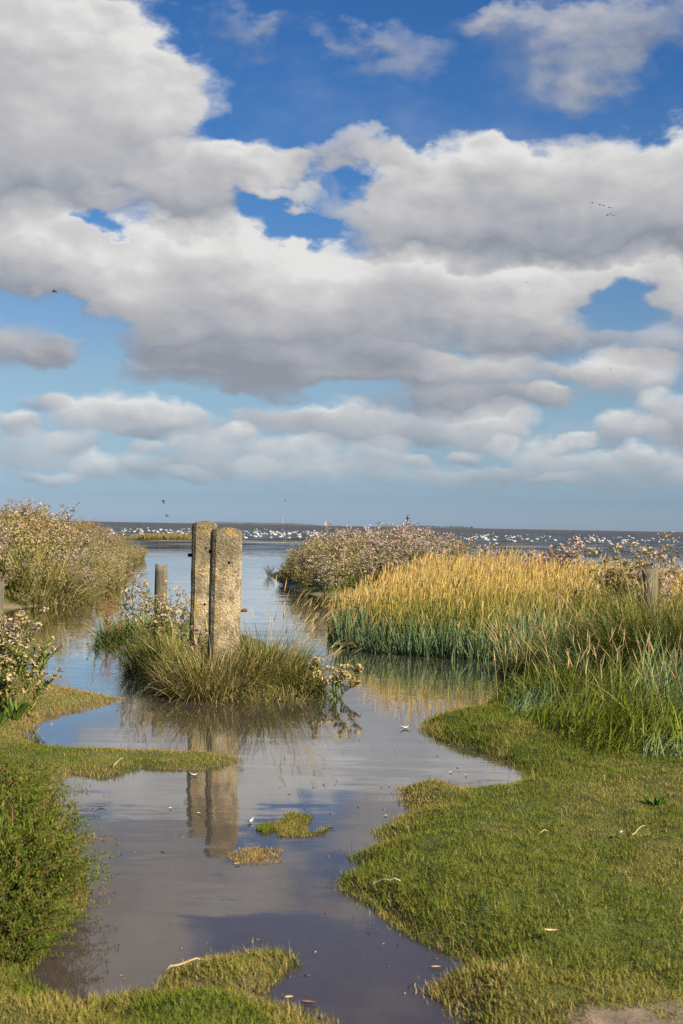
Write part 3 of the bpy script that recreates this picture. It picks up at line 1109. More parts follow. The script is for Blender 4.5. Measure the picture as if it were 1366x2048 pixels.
# grass clumps standing in shallow water
PLAB = {'olive': 'olive grass islet barely above the puddle right of the post reflection', 'brown': 'yellow brown grass tuft in the puddle nearest the reflected post top'}
for i, (kd, X, Y, rx, ry) in enumerate(PATCH):
    cx, cy_ = at(X, Y)
    ex, ey = abs(at(X + rx, Y)[0] - cx), abs(at(X, Y - ry)[1] - cy_)
    n = {'olive': 11000, 'brown': 4600, 'thin': 150}[kd]
    r = rng.random(n) ** (0.55 if kd == 'olive' else 0.75)
    a = rng.uniform(0, 2 * PI, n)
    P = np.stack([cx + ex * r * np.cos(a), cy_ + ey * r * np.sin(a)], 1)
    kp = fbm(P[:, 0] * 12, P[:, 1] * 6, 60 + i, 3) > (0.44 if kd != 'thin' else 0.5)
    P = P[kp]
    o = MB()
    turf_blades(o, P - rgb(cx, cy_), np.full(len(P), -0.005), np.full(len(P), {'olive': 1.5, 'brown': 1.2, 'thin': 0.8}[kd]), np.full(len(P), {'olive': 0.2, 'brown': 0.95, 'thin': 0.1}[kd]))
    ob = o.build('grass_tuft', M_GRASS)
    ob.location = (cx, cy_, 0)
    if kd == 'thin':
        ob.name = 'drowned_grass'
        tag(ob, kind='stuff')
    else:
        tag(ob, PLAB[kd], 'grass tuft')

# ------------------------------------------------------------------ tall grasses
BLUEG, GREEN, DKGREEN, YEL, GOLD, STRAW = rgb(0.17, 0.245, 0.12), rgb(0.185, 0.24, 0.030), rgb(0.085, 0.135, 0.016), rgb(0.34, 0.27, 0.06), rgb(0.76, 0.54, 0.18), rgb(0.58, 0.44, 0.21)


def in_poly(n, pl):
    lo, hi = pl.min(0), pl.max(0)
    P = lo + rng.random((n, 2)) * (hi - lo)
    return P[sdist(P, pl) > 0]


# golden stand across the inlet
stand = poly([(652, 1274), (672, 1294), (722, 1304), (800, 1311), (905, 1319), (1000, 1324), (1060, 1328), (1120, 1310), (1800, 1305), (1800, 1222), (1200, 1208), (950, 1210), (760, 1232), (690, 1254)])
blade_mb, spike_mb = MB(), MB()
P = in_poly(30000, stand)
z, sd = ground(P)
s_in = sdist(P, stand)
n = len(P)
front = sstep(0.55, 0.1, s_in) * (P[:, 1] < 14.6)
hh = (0.40 + 0.28 * rng.random(n) ** 1.3 + 0.16 * (fbm(P[:, 0] * 1.1, P[:, 1] * 1.1, 14, 3) - 0.5) * 2) * (0.62 + 0.38 * sstep(0.0, 0.6, s_in)) * np.interp(P[:, 0] / P[:, 1] * FPX + 683, [650, 760, 880, 1000, 1180, 1300], [0.72, 0.88, 1.10, 1.10, 0.95, 0.80])
# stalks, green at the foot and ripe at the top, each ending in an ear
az = rng.normal(0.3, 1.1, n)
ln = np.abs(rng.normal(0, 0.14, n)) + 0.25 * front * rng.random(n)
k = (rng.random(n) < 0.80 - 0.55 * front)
B = np.stack([P[:, 0], P[:, 1], z], 1)
c0, c1 = jit(GREEN, n, 0.25), jit(rgb(0.56, 0.42, 0.11), n, 0.3)
tip, ang = strips(blade_mb, B[k], hh[k], rng.uniform(0.004, 0.007, k.sum()), az[k], ln[k], rng.uniform(0, 0.3, k.sum()), rng.uniform(-1, 1, k.sum()), c0[k], c1[k], 4, 'stalk', 1.6)
seedheads(spike_mb, tip, ang, az[k], rng.uniform(0.08, 0.14, k.sum()), rng.uniform(0.006, 0.012, k.sum()), mixc(jit(GOLD, k.sum(), 0.3, 0.10), jit(rgb(0.40, 0.25, 0.10), k.sum(), 0.3), (rng.random(k.sum()) < 0.18) * 0.8))
# leaves
for rep in range(2):
    az2 = rng.uniform(0, 2 * PI, n)
    lf = np.clip(front + 0.15, 0, 1)
    cl0 = mixc(jit(GREEN, n, 0.3), jit(BLUEG, n, 0.25), lf)
    cl1 = mixc(jit(YEL, n, 0.35), jit(BLUEG * 1.25, n, 0.25), lf)
    hl = hh * rng.uniform(0.55, 0.98, n)
    strips(blade_mb, B, hl, rng.uniform(0.005, 0.010, n) * (1 + 0.5 * lf), az2, rng.uniform(0.02, 0.22, n) + 0.12 * front, rng.uniform(0.1, 0.7, n), rng.uniform(-1, 1, n), cl0, cl1, 4, 'blade', 1.3)
# broad blue-green leaves along the water's edge
E = in_poly(78000, stand)
se = sdist(E, stand)
E = E[(se < 0.34) & (E[:, 1] < 14.9)]
E = E[rng.random(len(E)) < 0.5]
n = len(E)
zE = ground(E)[0]
strips(blade_mb, np.stack([E[:, 0], E[:, 1], np.maximum(zE, -0.02)], 1), rng.uniform(0.24, 0.46, n), rng.uniform(0.009, 0.018, n), rng.normal(-PI / 2 - 0.5, 1.1, n), rng.uniform(0.0, 0.38, n),
       rng.uniform(-0.05, 0.45, n), rng.uniform(-0.9, 0.9, n), jit(BLUEG * 0.6, n, 0.3), jit(BLUEG * 1.15, n, 0.3), 4, 'blade')
st = thing('tall_grass', 'broad stand of ripe golden grass rising from blue green leaves beside the inlet', 'tall grass', (0, 0, 0))
blade_mb.build('foliage', M_GRASS, st)
spike_mb.build('seed_head', M_STRAW, st)
st['kind'] = 'stuff'

# sprawling green clump on the right bank, in front of the inlet
clump = poly([(985, 1432), (1000, 1395), (1040, 1360), (1090, 1335), (1180, 1322), (1700, 1322), (1700, 1585), (1366, 1556), (1250, 1540), (1130, 1512), (1050, 1470)])
cb, cs = MB(), MB()
P = in_poly(42000, clump)
z, sd = ground(P)
si = sdist(P, clump)
n = len(P)
tus = fbm(P[:, 0] * 3.0, P[:, 1] * 2.4, 52, 2)
hh = (0.25 + 0.30 * rng.random(n)) * (0.38 + 0.62 * sstep(0, 0.8, si)) * (0.45 + 1.1 * tus)
blue = sstep(0.42, 0.60, fbm(P[:, 0] * 1.6, P[:, 1] * 1.2, 57, 3))
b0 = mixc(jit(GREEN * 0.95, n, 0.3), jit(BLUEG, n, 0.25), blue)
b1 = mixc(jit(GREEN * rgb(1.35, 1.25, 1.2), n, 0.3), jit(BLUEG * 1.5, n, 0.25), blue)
dryk = rng.random(n) < 0.07
b1[dryk] = jit(STRAW, dryk.sum())
flow = fbm(P[:, 0] * 1.8, P[:, 1] * 1.8, 63, 2) * 6.3 + 1.8
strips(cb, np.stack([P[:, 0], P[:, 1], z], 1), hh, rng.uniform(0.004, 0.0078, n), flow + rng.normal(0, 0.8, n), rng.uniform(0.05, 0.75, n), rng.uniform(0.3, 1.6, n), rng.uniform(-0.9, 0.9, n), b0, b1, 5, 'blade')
k = rng.random(n) < 0.018
m_ = k.sum()
a_ = rng.normal(1.2, 1.2, m_)
tip, ang = strips(cb, np.stack([P[k, 0], P[k, 1], z[k]], 1), rng.uniform(0.28, 0.50, m_), np.full(m_, 0.003), a_, rng.uniform(0.02, 0.5, m_), rng.uniform(0, 0.4, m_), rng.uniform(-1, 1, m_), jit(GREEN, m_), jit(STRAW, m_), 4, 'stalk')
seedheads(cs, tip, ang, a_, rng.uniform(0.07, 0.13, m_), rng.uniform(0.006, 0.009, m_), jit(STRAW, m_))
st = thing('tall_grass', 'sprawling blue green grass clump on the bank between the lawn and the inlet', 'grass clump', (0, 0, 0))
cb.build('foliage', M_GRASS, st)
cs.build('seed_head', M_STRAW, st)
st['kind'] = 'stuff'


# ------------------------------------------------------------------ single grass tussocks
def tussock(name, label, X, Y, rx, ry, n, h, w, cols, tips, dryf, nspk, hspk, spk_az=(0, PI), splay=0.55, out_=None, group=None, z0=None, splen=(0.06, 0.12)):
    cx, cy_ = at(X, Y)
    g0 = gz(cx, cy_) if z0 is None else z0
    t = thing(name, label, 'grass tussock', (cx, cy_, 0), 0, group)
    mb = MB()
    n = int(n * 0.72)
    r = np.sqrt(rng.random(n))
    a = rng.uniform(0, 2 * PI, n)
    Bx, By = rx * r * np.cos(a), ry * r * np.sin(a)
    clmp = fbm(Bx * 9 + X, By * 6, 17, 2)
    zz = ground(np.stack([Bx + cx, By + cy_], 1))[0]
    az = a + rng.normal(0, 0.6, n)
    lean = splay * r * rng.uniform(0.3, 1.2, n)
    H = h * rng.uniform(0.5, 1.15, n) * (1 - 0.22 * r) * (0.6 + 0.8 * clmp)
    ci = rng.integers(0, len(cols), n)
    b0 = np.array(cols)[ci] * jit([1, 1, 1], n, 0.3, 0.08)
    b1 = np.array(tips)[ci] * jit([1, 1, 1], n, 0.3, 0.08)
    dk = rng.random(n) < dryf
    d2 = rng.random(n) < dryf * 1.6
    b0[d2] = jit(STRAW * 0.6, d2.sum(), 0.3)
    b0[dk] = jit(STRAW * 0.8, dk.sum(), 0.3)
    b1[dk] = jit(STRAW, dk.sum(), 0.3)
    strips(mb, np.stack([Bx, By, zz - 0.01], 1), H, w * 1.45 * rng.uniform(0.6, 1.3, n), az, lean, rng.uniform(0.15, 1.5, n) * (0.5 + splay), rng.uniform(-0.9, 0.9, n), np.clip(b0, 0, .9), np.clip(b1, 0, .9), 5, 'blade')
    if nspk:
        r = np.sqrt(rng.random(nspk))
        a = rng.uniform(spk_az[0], spk_az[1], nspk)
        Bx, By = rx * 0.9 * r * np.cos(a), ry * 0.9 * r * np.sin(a)
        zz = ground(np.stack([Bx + cx, By + cy_], 1))[0]
        az = a + rng.normal(0, 0.5, nspk)
        tip, ang = strips(mb, np.stack([Bx, By, zz], 1), hspk * rng.uniform(0.6, 1.1, nspk), np.full(nspk, 0.0028), az, splay * 0.9 * r * rng.uniform(0.1, 1.0, nspk), rng.uniform(0.1, 0.8, nspk), rng.uniform(-1, 1, nspk),
                          jit(GREEN, nspk), jit(STRAW, nspk), 5, 'stalk')
        ln_, wd_, cl_ = rng.uniform(*splen, nspk), rng.uniform(0.006, 0.010, nspk), jit(STRAW, nspk, 0.25)
        for i in range(nspk):
            e_ = MB()
            seedheads(e_, tip[i:i + 1], ang[i:i + 1], az[i:i + 1], ln_[i:i + 1], wd_[i:i + 1], cl_[i:i + 1])
            e_.build('seed_head', M_STRAW, t)
    mb.build('foliage', M_GRASS, t)
    return t


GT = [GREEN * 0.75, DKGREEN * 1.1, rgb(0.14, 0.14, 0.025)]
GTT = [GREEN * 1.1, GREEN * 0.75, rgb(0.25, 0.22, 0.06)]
tussock('grass_tussock', 'shaggy grass tussock at the foot of the nearer concrete gatepost, straw coloured at the base', 428, 1388, 0.36, 0.44, 4600, 0.42, 0.0042, GT, GTT, 0.34, 26, 0.5, (PI * 0.6, PI * 1.6), 0.8)
tussock('grass_tussock', 'taller green grass tussock right of the gateposts with arching pale ears', 524, 1374, 0.32, 0.62, 4200, 0.50, 0.0042, GT, GTT, 0.16, 80, 0.68, (-0.9, 1.6), 0.85)
tussock('grass_tussock', 'low olive grass fringe drooping into the water below the nearer gatepost', 500, 1398, 0.42, 0.16, 2600, 0.17, 0.004, GT, GTT, 0.3, 0, 0.3, (0, PI), 1.1)
tussock('grass_tussock', 'low grass skirt with drooping straw at the right foot of the gatepost islet', 588, 1382, 0.20, 0.40, 1900, 0.30, 0.004, GT, GTT, 0.34, 34, 0.42, (-0.9, 1.2), 1.0)
tussock('grass_tussock', 'fine dark green grass leaning off the left end of the gatepost islet', 262, 1276, 0.30, 1.1, 2600, 0.30, 0.0048, [DKGREEN * 1.3, GREEN, BLUEG * 0.9], [GREEN * 1.1, GREEN * 1.2, BLUEG * 1.2], 0.04, 0, 0.4, (0, PI), 0.8)
tussock('grass_tussock', 'grass tussock with bent yellow ears left of the gateposts among small asters', 345, 1335, 0.34, 1.1, 4200, 0.38, 0.004, GT, GTT, 0.12, 46, 0.52, (PI * 0.4, PI * 1.4), 0.7)
# tall dark green grass at the right edge, its deep shade put into the colours
tussock('grass_tussock', 'tall dark green grass around the old stake at the right edge', 1305, 1388, 0.42, 0.8, 6200, 0.80, 0.0048, [DKGREEN * 0.8, DKGREEN, GREEN * 0.5], [DKGREEN * 1.3, GREEN * 0.7, YEL * 0.6], 0.05, 90, 0.74, (0, 2 * PI), 0.55, splen=(0.08, 0.15))
tussock('grass_tussock', 'second tall dark grass clump cut off by the right edge of the view', 1400, 1400, 0.42, 0.8, 5000, 0.78, 0.0048, [DKGREEN * 0.8, DKGREEN, GREEN * 0.5], [DKGREEN * 1.3, GREEN * 0.7, YEL * 0.6], 0.05, 60, 0.85, (0, 2 * PI), 0.55, splen=(0.08, 0.15))
tussock('grass_tussock', 'fresh green grass tussock with pale ears just left of the dark grass', 1185, 1372, 0.42, 0.9, 5600, 0.50, 0.0042, [GREEN, GREEN * 0.9, BLUEG * 0.8], [GREEN * 1.2, YEL, GREEN * 1.3], 0.06, 60, 0.72, (0, 2 * PI), 0.6, splen=(0.08, 0.14))
tussock('grass_tussock', 'loose grass with long straw stalks hanging over the inlet from the right bank', 1050, 1352, 0.20, 0.45, 700, 0.34, 0.0045, GT, GTT, 0.2, 50, 0.52, (PI * 0.55, PI * 1.35), 1.0)
tussock('grass_tussock', 'yellow green grass leaning out of the aster bank at the far left', 62, 1203, 0.8, 1.2, 1700, 0.85, 0.011, [rgb(0.14, 0.15, 0.03), GREEN], [rgb(0.32, 0.27, 0.07), rgb(0.20, 0.20, 0.05)], 0.2, 20, 0.9, (0, PI), 0.9)
# far reed strip in the open water
n = 3800
o = MB()
cx, cy_ = at(318, 1078)
P = np.stack([rng.uniform(-2.6, 2.2, n) , rng.uniform(-2.5, 5, n)], 1)
H = rng.uniform(0.25, 0.55, n) * np.clip(1.25 - (np.abs(P[:, 0] - 0.2) / 2.7) ** 2, 0.2, 1) * (0.6 + 0.7 * fbm(P[:, 0] * 2, P[:, 1] * 0.3, 33, 3))
strips(o, np.stack([P[:, 0], P[:, 1], np.zeros(n)], 1), H, rng.uniform(0.02, 0.05, n), rng.uniform(0, 6.3, n), rng.uniform(0, 0.4, n), rng.uniform(0, 0.5, n), rng.uniform(-1, 1, n), jit(rgb(0.16, 0.14, 0.045), n, 0.3), jit(rgb(0.34, 0.26, 0.10), n, 0.3), 3, 'blade')
ob = o.build('reed_strip', M_GRASS)
ob.location = (cx, cy_, -0.02)
tag(ob, 'narrow tawny reed strip standing in open water left behind the gateposts', 'reeds')

# ------------------------------------------------------------------ sea asters
LILAC, MAUVE, BUFF, CREAM, DISC = rgb(0.74, 0.62, 0.70), rgb(0.58, 0.45, 0.55), rgb(0.60, 0.45, 0.18), rgb(0.72, 0.63, 0.39), rgb(0.55, 0.33, 0.05)
A_STEM, A_LEAF, A_DRY = rgb(0.16, 0.16, 0.045), rgb(0.15, 0.22, 0.024), rgb(0.20, 0.115, 0.05)


def flowers(mb, P, N, r, petal, disc):
    """little ray flowers: a yellow eye in a ring of petals, each a shallow notched cup"""
    n = len(P)
    h = rng.normal(0, 1, (n, 3))
    N = N / np.linalg.norm(N, axis=1)[:, None]
    A = np.cross(N, h)
    A /= np.linalg.norm(A, axis=1)[:, None] + 1e-9
    Bv = np.cross(N, A)
    K = 7
    V = [P - N * (r * 0.25)[:, None], ]
    C = [disc]
    for k in range(K):
        a = 2 * PI * k / K
        rr = r * rng.uniform(0.7, 1.15, n)
        V.append(P + (A * math.cos(a) + Bv * math.sin(a)) * rr[:, None] + N * (r * rng.uniform(-0.1, 0.5, n))[:, None])
        C.append(petal * rng.uniform(0.85, 1.1, (n, 1)))
    V = np.stack(V, 1)
    C = np.clip(np.stack(C, 1), 0, 0.95)
    i0 = (np.arange(n) * (K + 1))[:, None, None]
    tri = np.array([(0, 1 + k, 1 + (k + 1) % K) for k in range(K)])[None]
    mb.add(V.reshape(-1, 3), C.reshape(-1, 3), tri=(i0 + tri).reshape(-1, 3))


def make_aster(name, label, h=0.8, nst=11, spread=0.16, lilac=0.5, drys=0.0, fl=0.011, per=5, nbr=7, lean=0.35, split=False, leafn=26, green=1.0, low=0.42, crad=1.0):
    t = thing(name, label, 'aster plant')
    st, lf = MB(), MB()
    clusters = []
    for s in range(nst):
        a = rng.uniform(0, 2 * PI)
        r0 = spread * 0.35 * math.sqrt(rng.random())
        hh = h * rng.uniform(0.62, 1.05)
        le = lean * rng.uniform(0.1, 1.0)
        b = Vector((r0 * math.cos(a), r0 * math.sin(a), -0.05))
        az = a + rng.normal(0, 0.4)
        pts = []
        for q in range(6):
            f = q / 5
            rr = math.sin(le) * hh * f * (0.55 + 0.6 * f)
            pts.append(b + Vector((math.cos(az) * rr + rng.normal(0, 0.006), math.sin(az) * rr + rng.normal(0, 0.006), (hh + 0.05) * f * (1 - 0.25 * le * f))))
        sc_ = jit(A_STEM * (1 - drys) + A_DRY * drys, 1, 0.25)[0]
        tube(st, pts, [0.0055, 0.005, 0.0045, 0.004, 0.003, 0.002], sc_, 4, False)

        def on(f):
            q = min(int(f * 5), 4)
            u = f * 5 - q
            return pts[q] * (1 - u) + pts[q + 1] * u
        # leaves up the stem
        n = leafn
        fs = rng.uniform(0.05, 0.92, n)
        Bp = np.array([tuple(on(f)) for f in fs])
        c = jit(A_LEAF * green * (1 - drys) + A_DRY * 1.2 * drys, n, 0.3)
        strips(lf, Bp, rng.uniform(0.035, 0.085, n) * (1.15 - 0.6 * fs), rng.uniform(0.007, 0.013, n), rng.uniform(0, 2 * PI, n), rng.uniform(0.4, 1.1, n), rng.uniform(0.1, 0.8, n), np.zeros(n), c, c * 1.1, 3, 'leaf')
        # flowering side branches
        for k in range(nbr):
            f = low + (1 - low) * (k + rng.random()) / nbr
            p0 = on(min(f, 0.99))
            ba = rng.uniform(0, 2 * PI)
            bl = h * rng.uniform(0.10, 0.24) * (1.25 - 0.6 * f)
            p2_ = p0 + Vector((math.cos(ba) * bl * 0.75, math.sin(ba) * bl * 0.75, bl * 0.75))
            p1_ = p0 * 0.5 + p2_ * 0.5 + Vector((math.cos(ba), math.sin(ba), -0.5)) * bl * 0.10
            tube(st, [p0, p1_, p2_], [0.0028, 0.0022, 0.0015], sc_, 3, False)
            m_ = max(1, per + int(rng.integers(-1, 3)))
            Pf = np.array(tuple(p2_)) + rng.normal(0, 1, (m_, 3)) * rgb(0.024, 0.024, 0.014) * (h / 0.8) * crad
            for pp in Pf:
                tube(st, [p1_ * 0.4 + p2_ * 0.6, Vector(pp)], [0.0014, 0.001], sc_, 3, False)
            Nf = rng.normal(0, 0.55, (m_, 3)) + rgb(0, 0, 0.9) + np.array([math.cos(ba), math.sin(ba), 0]) * 0.4
            kind = rng.random(m_)
            li = kind < lilac
            se = (~li) & (rng.random(m_) < 0.75)
            pet = np.where(li[:, None], np.where((rng.random(m_) < 0.5)[:, None], LILAC, MAUVE), np.where(se[:, None], BUFF, CREAM)) * jit([1, 1, 1], m_, 0.15, 0.04)
            if drys > 0.4:
                pet = pet * rgb(0.62, 0.5, 0.45)
            dsc = np.where(li[:, None], DISC, BUFF * 0.8)
            clusters.append((Pf, Nf, fl * rng.uniform(0.7, 1.25, m_), pet, dsc))
    st.build('stem', M_STEM, t)
    lf.build('foliage', M_LEAF, t)
    if split:
        for cl in clusters:
            cb_ = MB()
            flowers(cb_, *cl)
            cb_.build('flower_cluster', M_PETAL, t)
    else:
        fb = MB()
        for cl in clusters:
            flowers(fb, *cl)
        tag(fb.build('blossom', M_PETAL, t), kind='stuff')
    return t


BANKL = 'pale seeding sea aster massed with others on the long bank at far left'
BUSHL = 'lilac sea aster in the dense flowering island behind the golden grass'
protos = []
for i in range(9):
    protos.append(make_aster('sea_aster', BANKL, h=[.80, .85, .72, .8, .9, .78, .82, .86, .8][i], nst=15, lilac=[.95, .85, .5, .12, .05, .0, .2, .3, .75][i], drys=[0, 0, .12, .0, .1, .05, .3, .8, 0][i],
                             fl=0.0125, per=[8, 8, 7, 6, 6, 5, 5, 5, 8][i], nbr=10, low=0.16, crad=1.0, lean=0.62, spread=0.34, leafn=40, green=[1, 1, 1, 1.1, 1.15, 1.2, 1.1, .8, .95][i]))
used = set()


def put(i, loc, scale, label, group, tilt=(0, 0)):
    rz = rng.uniform(0, 2 * PI)
    if i not in used:
        used.add(i)
        o = protos[i]
        o.location, o.rotation_euler, o.scale = loc, (tilt[0], tilt[1], rz), (scale,) * 3
        o['label'], o['group'] = label, group
        return o
    return dup(protos[i], loc, rz, scale, label, group, tilt)


def spaced(P, dmin):
    out_ = []
    for p in P:
        if all((p[0] - q[0]) ** 2 + (p[1] - q[1]) ** 2 > dmin * dmin for q in out_):
            out_.append(p)
    return np.array(out_)


# the long bank at far left
bank = [l for l in LAND if l[0] == 'bank'][0][1]
C_ = []
y = 18.5
while y < 78:
    for x in np.arange(-0.25 * y - 0.5, 0, 0.58 * (y / 20) ** 0.6):
        C_.append((x + rng.normal(0, 0.1), y + rng.normal(0, 0.12)))
    y += 0.66 * (y / 20) ** 1.45
C_ = np.array(C_)
ext = []
for i in range(700):                                   # low plants right along the waterline
    j = int(rng.integers(2, len(bank) - 2))
    q = bank[j] * (1 - (u := rng.random())) + bank[(j + 1) % len(bank)] * u
    if 17 < q[1] < 48 and abs(q[0]) < 0.25 * q[1]:
        ext.append((q[0] - abs(rng.normal(0, 0.10)), q[1] + rng.normal(0, 0.1)))
ext = spaced(ext, 0.36)[:60]
C_ = np.concatenate([C_, ext])
C_ = C_[sdist(C_, bank) > -0.02]
for x, y in C_:
    z, sd = ground(np.array([[x, y]]))
    edge_ = float(np.clip(sd[0] / 2.0, 0, 1)) ** 0.7
    sc_ = (0.42 + 0.66 * edge_) * rng.uniform(0.72, 1.2) * float(np.interp(y, [20, 24, 36, 44, 60], [1.0, 1.22, 1.2, 0.95, 0.85]))
    X_ = 683 + FPX * x / y
    nz = float(fbm(np.array([x * 0.5]), np.array([y * 0.25]), 91, 2)[0])
    if y > 25 and edge_ > 0.6 and rng.random() < 0.45 * (y > 25):
        i = 7 if rng.random() < 0.7 else 6
    else:
        i = int(rng.choice([3, 4, 5, 6, 8, 2] if nz > 0.45 else [1, 2, 3, 8, 4]))
    put(i, (x, y, float(z[0])), sc_, BANKL, 'sea asters on the long left bank')
print('bank asters', len(C_))
# the dense island behind the golden stand
bush = [l for l in LAND if l[0] == 'bush'][0][1]
C_ = []
for y in np.arange(22.6, 33.5, 0.74):
    for x in np.arange(-2.1, 3.4, 0.50):
        C_.append((x + rng.normal(0, 0.1), y + rng.normal(0, 0.1)))
C_ = np.array(C_)
sb = sdist(C_, bush)
nb = 0
for (x, y), s_ in zip(C_, sb):
    if s_ < -0.05:
        continue
    X_ = 683 + FPX * x / y
    prof = np.interp(X_, [520, 560, 620, 680, 760, 860, 940, 1000], [0.30, 0.55, 0.85, 1.14, 1.20, 1.17, 1.08, 0.85])
    if X_ > 985:
        continue
    z = gz(x, y)
    sc_ = (prof - z) / 0.80 * rng.uniform(0.76, 1.10) * (0.66 + 0.34 * np.clip(s_ / 0.7, 0, 1))
    i = int(rng.choice([5, 4, 3, 1, 2] if X_ < 690 and rng.random() < 0.75 else [0, 1, 8, 0, 2, 3]))
    put(i, (x, y, z), float(sc_), BUSHL, 'sea asters on the flowering island')
    nb += 1
print('bush asters', nb)


def aster_at(label, X, Y, d, top=None, **kw):
    """an aster of its own whose top stands at photo row Y"""
    x, y, zt = atd(X, Y, d)
    z = max(gz(x, y), -0.08)
    h = zt - z
    o = make_aster('sea_aster', label, h=h, split=True, **kw)
    o.location = (x, y, z)
    o.rotation_euler = (0, 0, rng.uniform(0, 6))
    return o


# single plants that stand apart
aster_at('tall thin sea aster standing alone left of the short wooden stake', 268, 1135, 13.0, nst=4, lilac=.65, per=7, nbr=9, lean=0.28, spread=0.08, leafn=30, fl=0.010)
aster_at('bushy sea aster with buff flowers between the wooden stake and the gateposts', 352, 1158, 12.4, nst=14, lilac=.3, nbr=7, per=6, lean=0.6, spread=0.34, fl=0.010)
aster_at('low leafy sea aster in front of the short wooden stake', 312, 1186, 12.2, nst=9, lilac=.3, nbr=5, lean=0.6, spread=0.2)
aster_at('small sea aster blooming against the foot of the rear gatepost', 394, 1240, 10.75, nst=4, lilac=.8, nbr=5, lean=0.4, spread=0.1, fl=0.009)
aster_at('cream flowered sea aster leaning over the water at the right tip of the gatepost islet', 655, 1318, 9.9, nst=8, lilac=.0, nbr=5, per=9, crad=1.3, low=0.6, lean=1.0, spread=0.2, fl=0.012)
aster_at('pink sea aster just above the golden grass nearest the flowering island', 968, 1092, 20.5, nst=6, lilac=.9, nbr=6, per=12, crad=1.6, lean=0.4, spread=0.2, fl=0.018)
aster_at('lilac sea aster spreading low behind the golden grass left of a taller aster', 1062, 1096, 20.0, nst=13, lilac=.95, nbr=6, per=14, crad=1.7, low=0.5, lean=0.55, spread=0.34, fl=0.020)
aster_at('tallest lilac sea aster rising from the golden grass with dark green stems', 1112, 1080, 19.6, nst=5, lilac=.9, nbr=6, per=17, crad=1.9, low=0.55, lean=0.4, spread=0.2, leafn=60, fl=0.021)
aster_at('sea aster with fading flowers left of the old stake in the tall grass', 1252, 1090, 14.2, nst=11, lilac=.3, nbr=6, per=14, crad=1.6, low=0.5, lean=0.45, spread=0.24, fl=0.015)
aster_at('lanky lilac sea aster right of the old stake in the tall grass', 1326, 1078, 14.0, nst=8, lilac=.7, nbr=6, per=14, crad=1.6, low=0.5, lean=0.4, spread=0.2, fl=0.015)
aster_at('short seeding sea aster half sunk in the golden grass left of the old stake', 1185, 1142, 18.0, nst=7, lilac=.3, nbr=6, lean=0.5, spread=0.2)
aster_at('leafy sea aster on the near left shore whose blooms overhang the creek', 20, 1222, 11.2, nst=16, lilac=.6, nbr=8, per=7, lean=0.75, spread=0.42, fl=0.0105, leafn=40)
aster_at('drooping sea aster at the left shore beside the dark cut off stake', -30, 1206, 10.6, nst=14, lilac=.55, nbr=8, per=7, lean=0.7, spread=0.4, fl=0.0105, leafn=40)
aster_at('small leafy sea aster at the waterline on the near left shore', 56, 1262, 11.0, nst=6, lilac=.4, nbr=4, lean=0.8, spread=0.25, leafn=44)
aster_at('white flowered sea aster above broad leaves by the brown grassy spit', 34, 1312, 8.6, nst=12, lilac=.15, nbr=7, per=7, lean=0.7, spread=0.26, fl=0.010, leafn=40)
aster_at('pale sea aster behind the broad leaved dock at the left edge', -12, 1312, 8.8, nst=7, lilac=.2, nbr=6, lean=0.5, spread=0.2, fl=0.011)
aster_at('dense green leafy aster clump along the waterline of the near left shore', 40, 1270, 10.6, nst=16, lilac=.4, nbr=4, per=4, lean=0.9, spread=0.4, leafn=60, fl=0.010)
# bare dead stalks in the creek by the bank
for X, Y, d, lb in ((212, 1150, 15.2, 'dark withered aster stalks standing in the creek below the left bank'), (232, 1185, 14.4, 'withered brown stalk leaning from the water between the bank and the lone aster')):
    x, y, zt = atd(X, Y, d)
    o = make_aster('sea_aster', lb, h=zt + 0.05, nst=7, lilac=0.0, drys=1.0, fl=0.006, per=2, nbr=4, lean=0.45, spread=0.12, split=True, leafn=22)
    o.location = (x, y, -0.08)
# floating seedling in the creek
x, y = at(188, 1302)
o = make_aster('sea_aster', 'small leafy sprig half drowned in the creek left of the gatepost islet', h=0.16, nst=5, lilac=0, nbr=2, per=1, fl=0.004, lean=1.0, spread=0.12, split=True, leafn=12)
o.location = (x, y, -0.02)


# ------------------------------------------------------------------ sprawling herbs at the left edge
H_GREEN, H_LIGHT, H_RED = rgb(0.080, 0.105, 0.012), rgb(0.150, 0.165, 0.024), rgb(0.20, 0.085, 0.05)


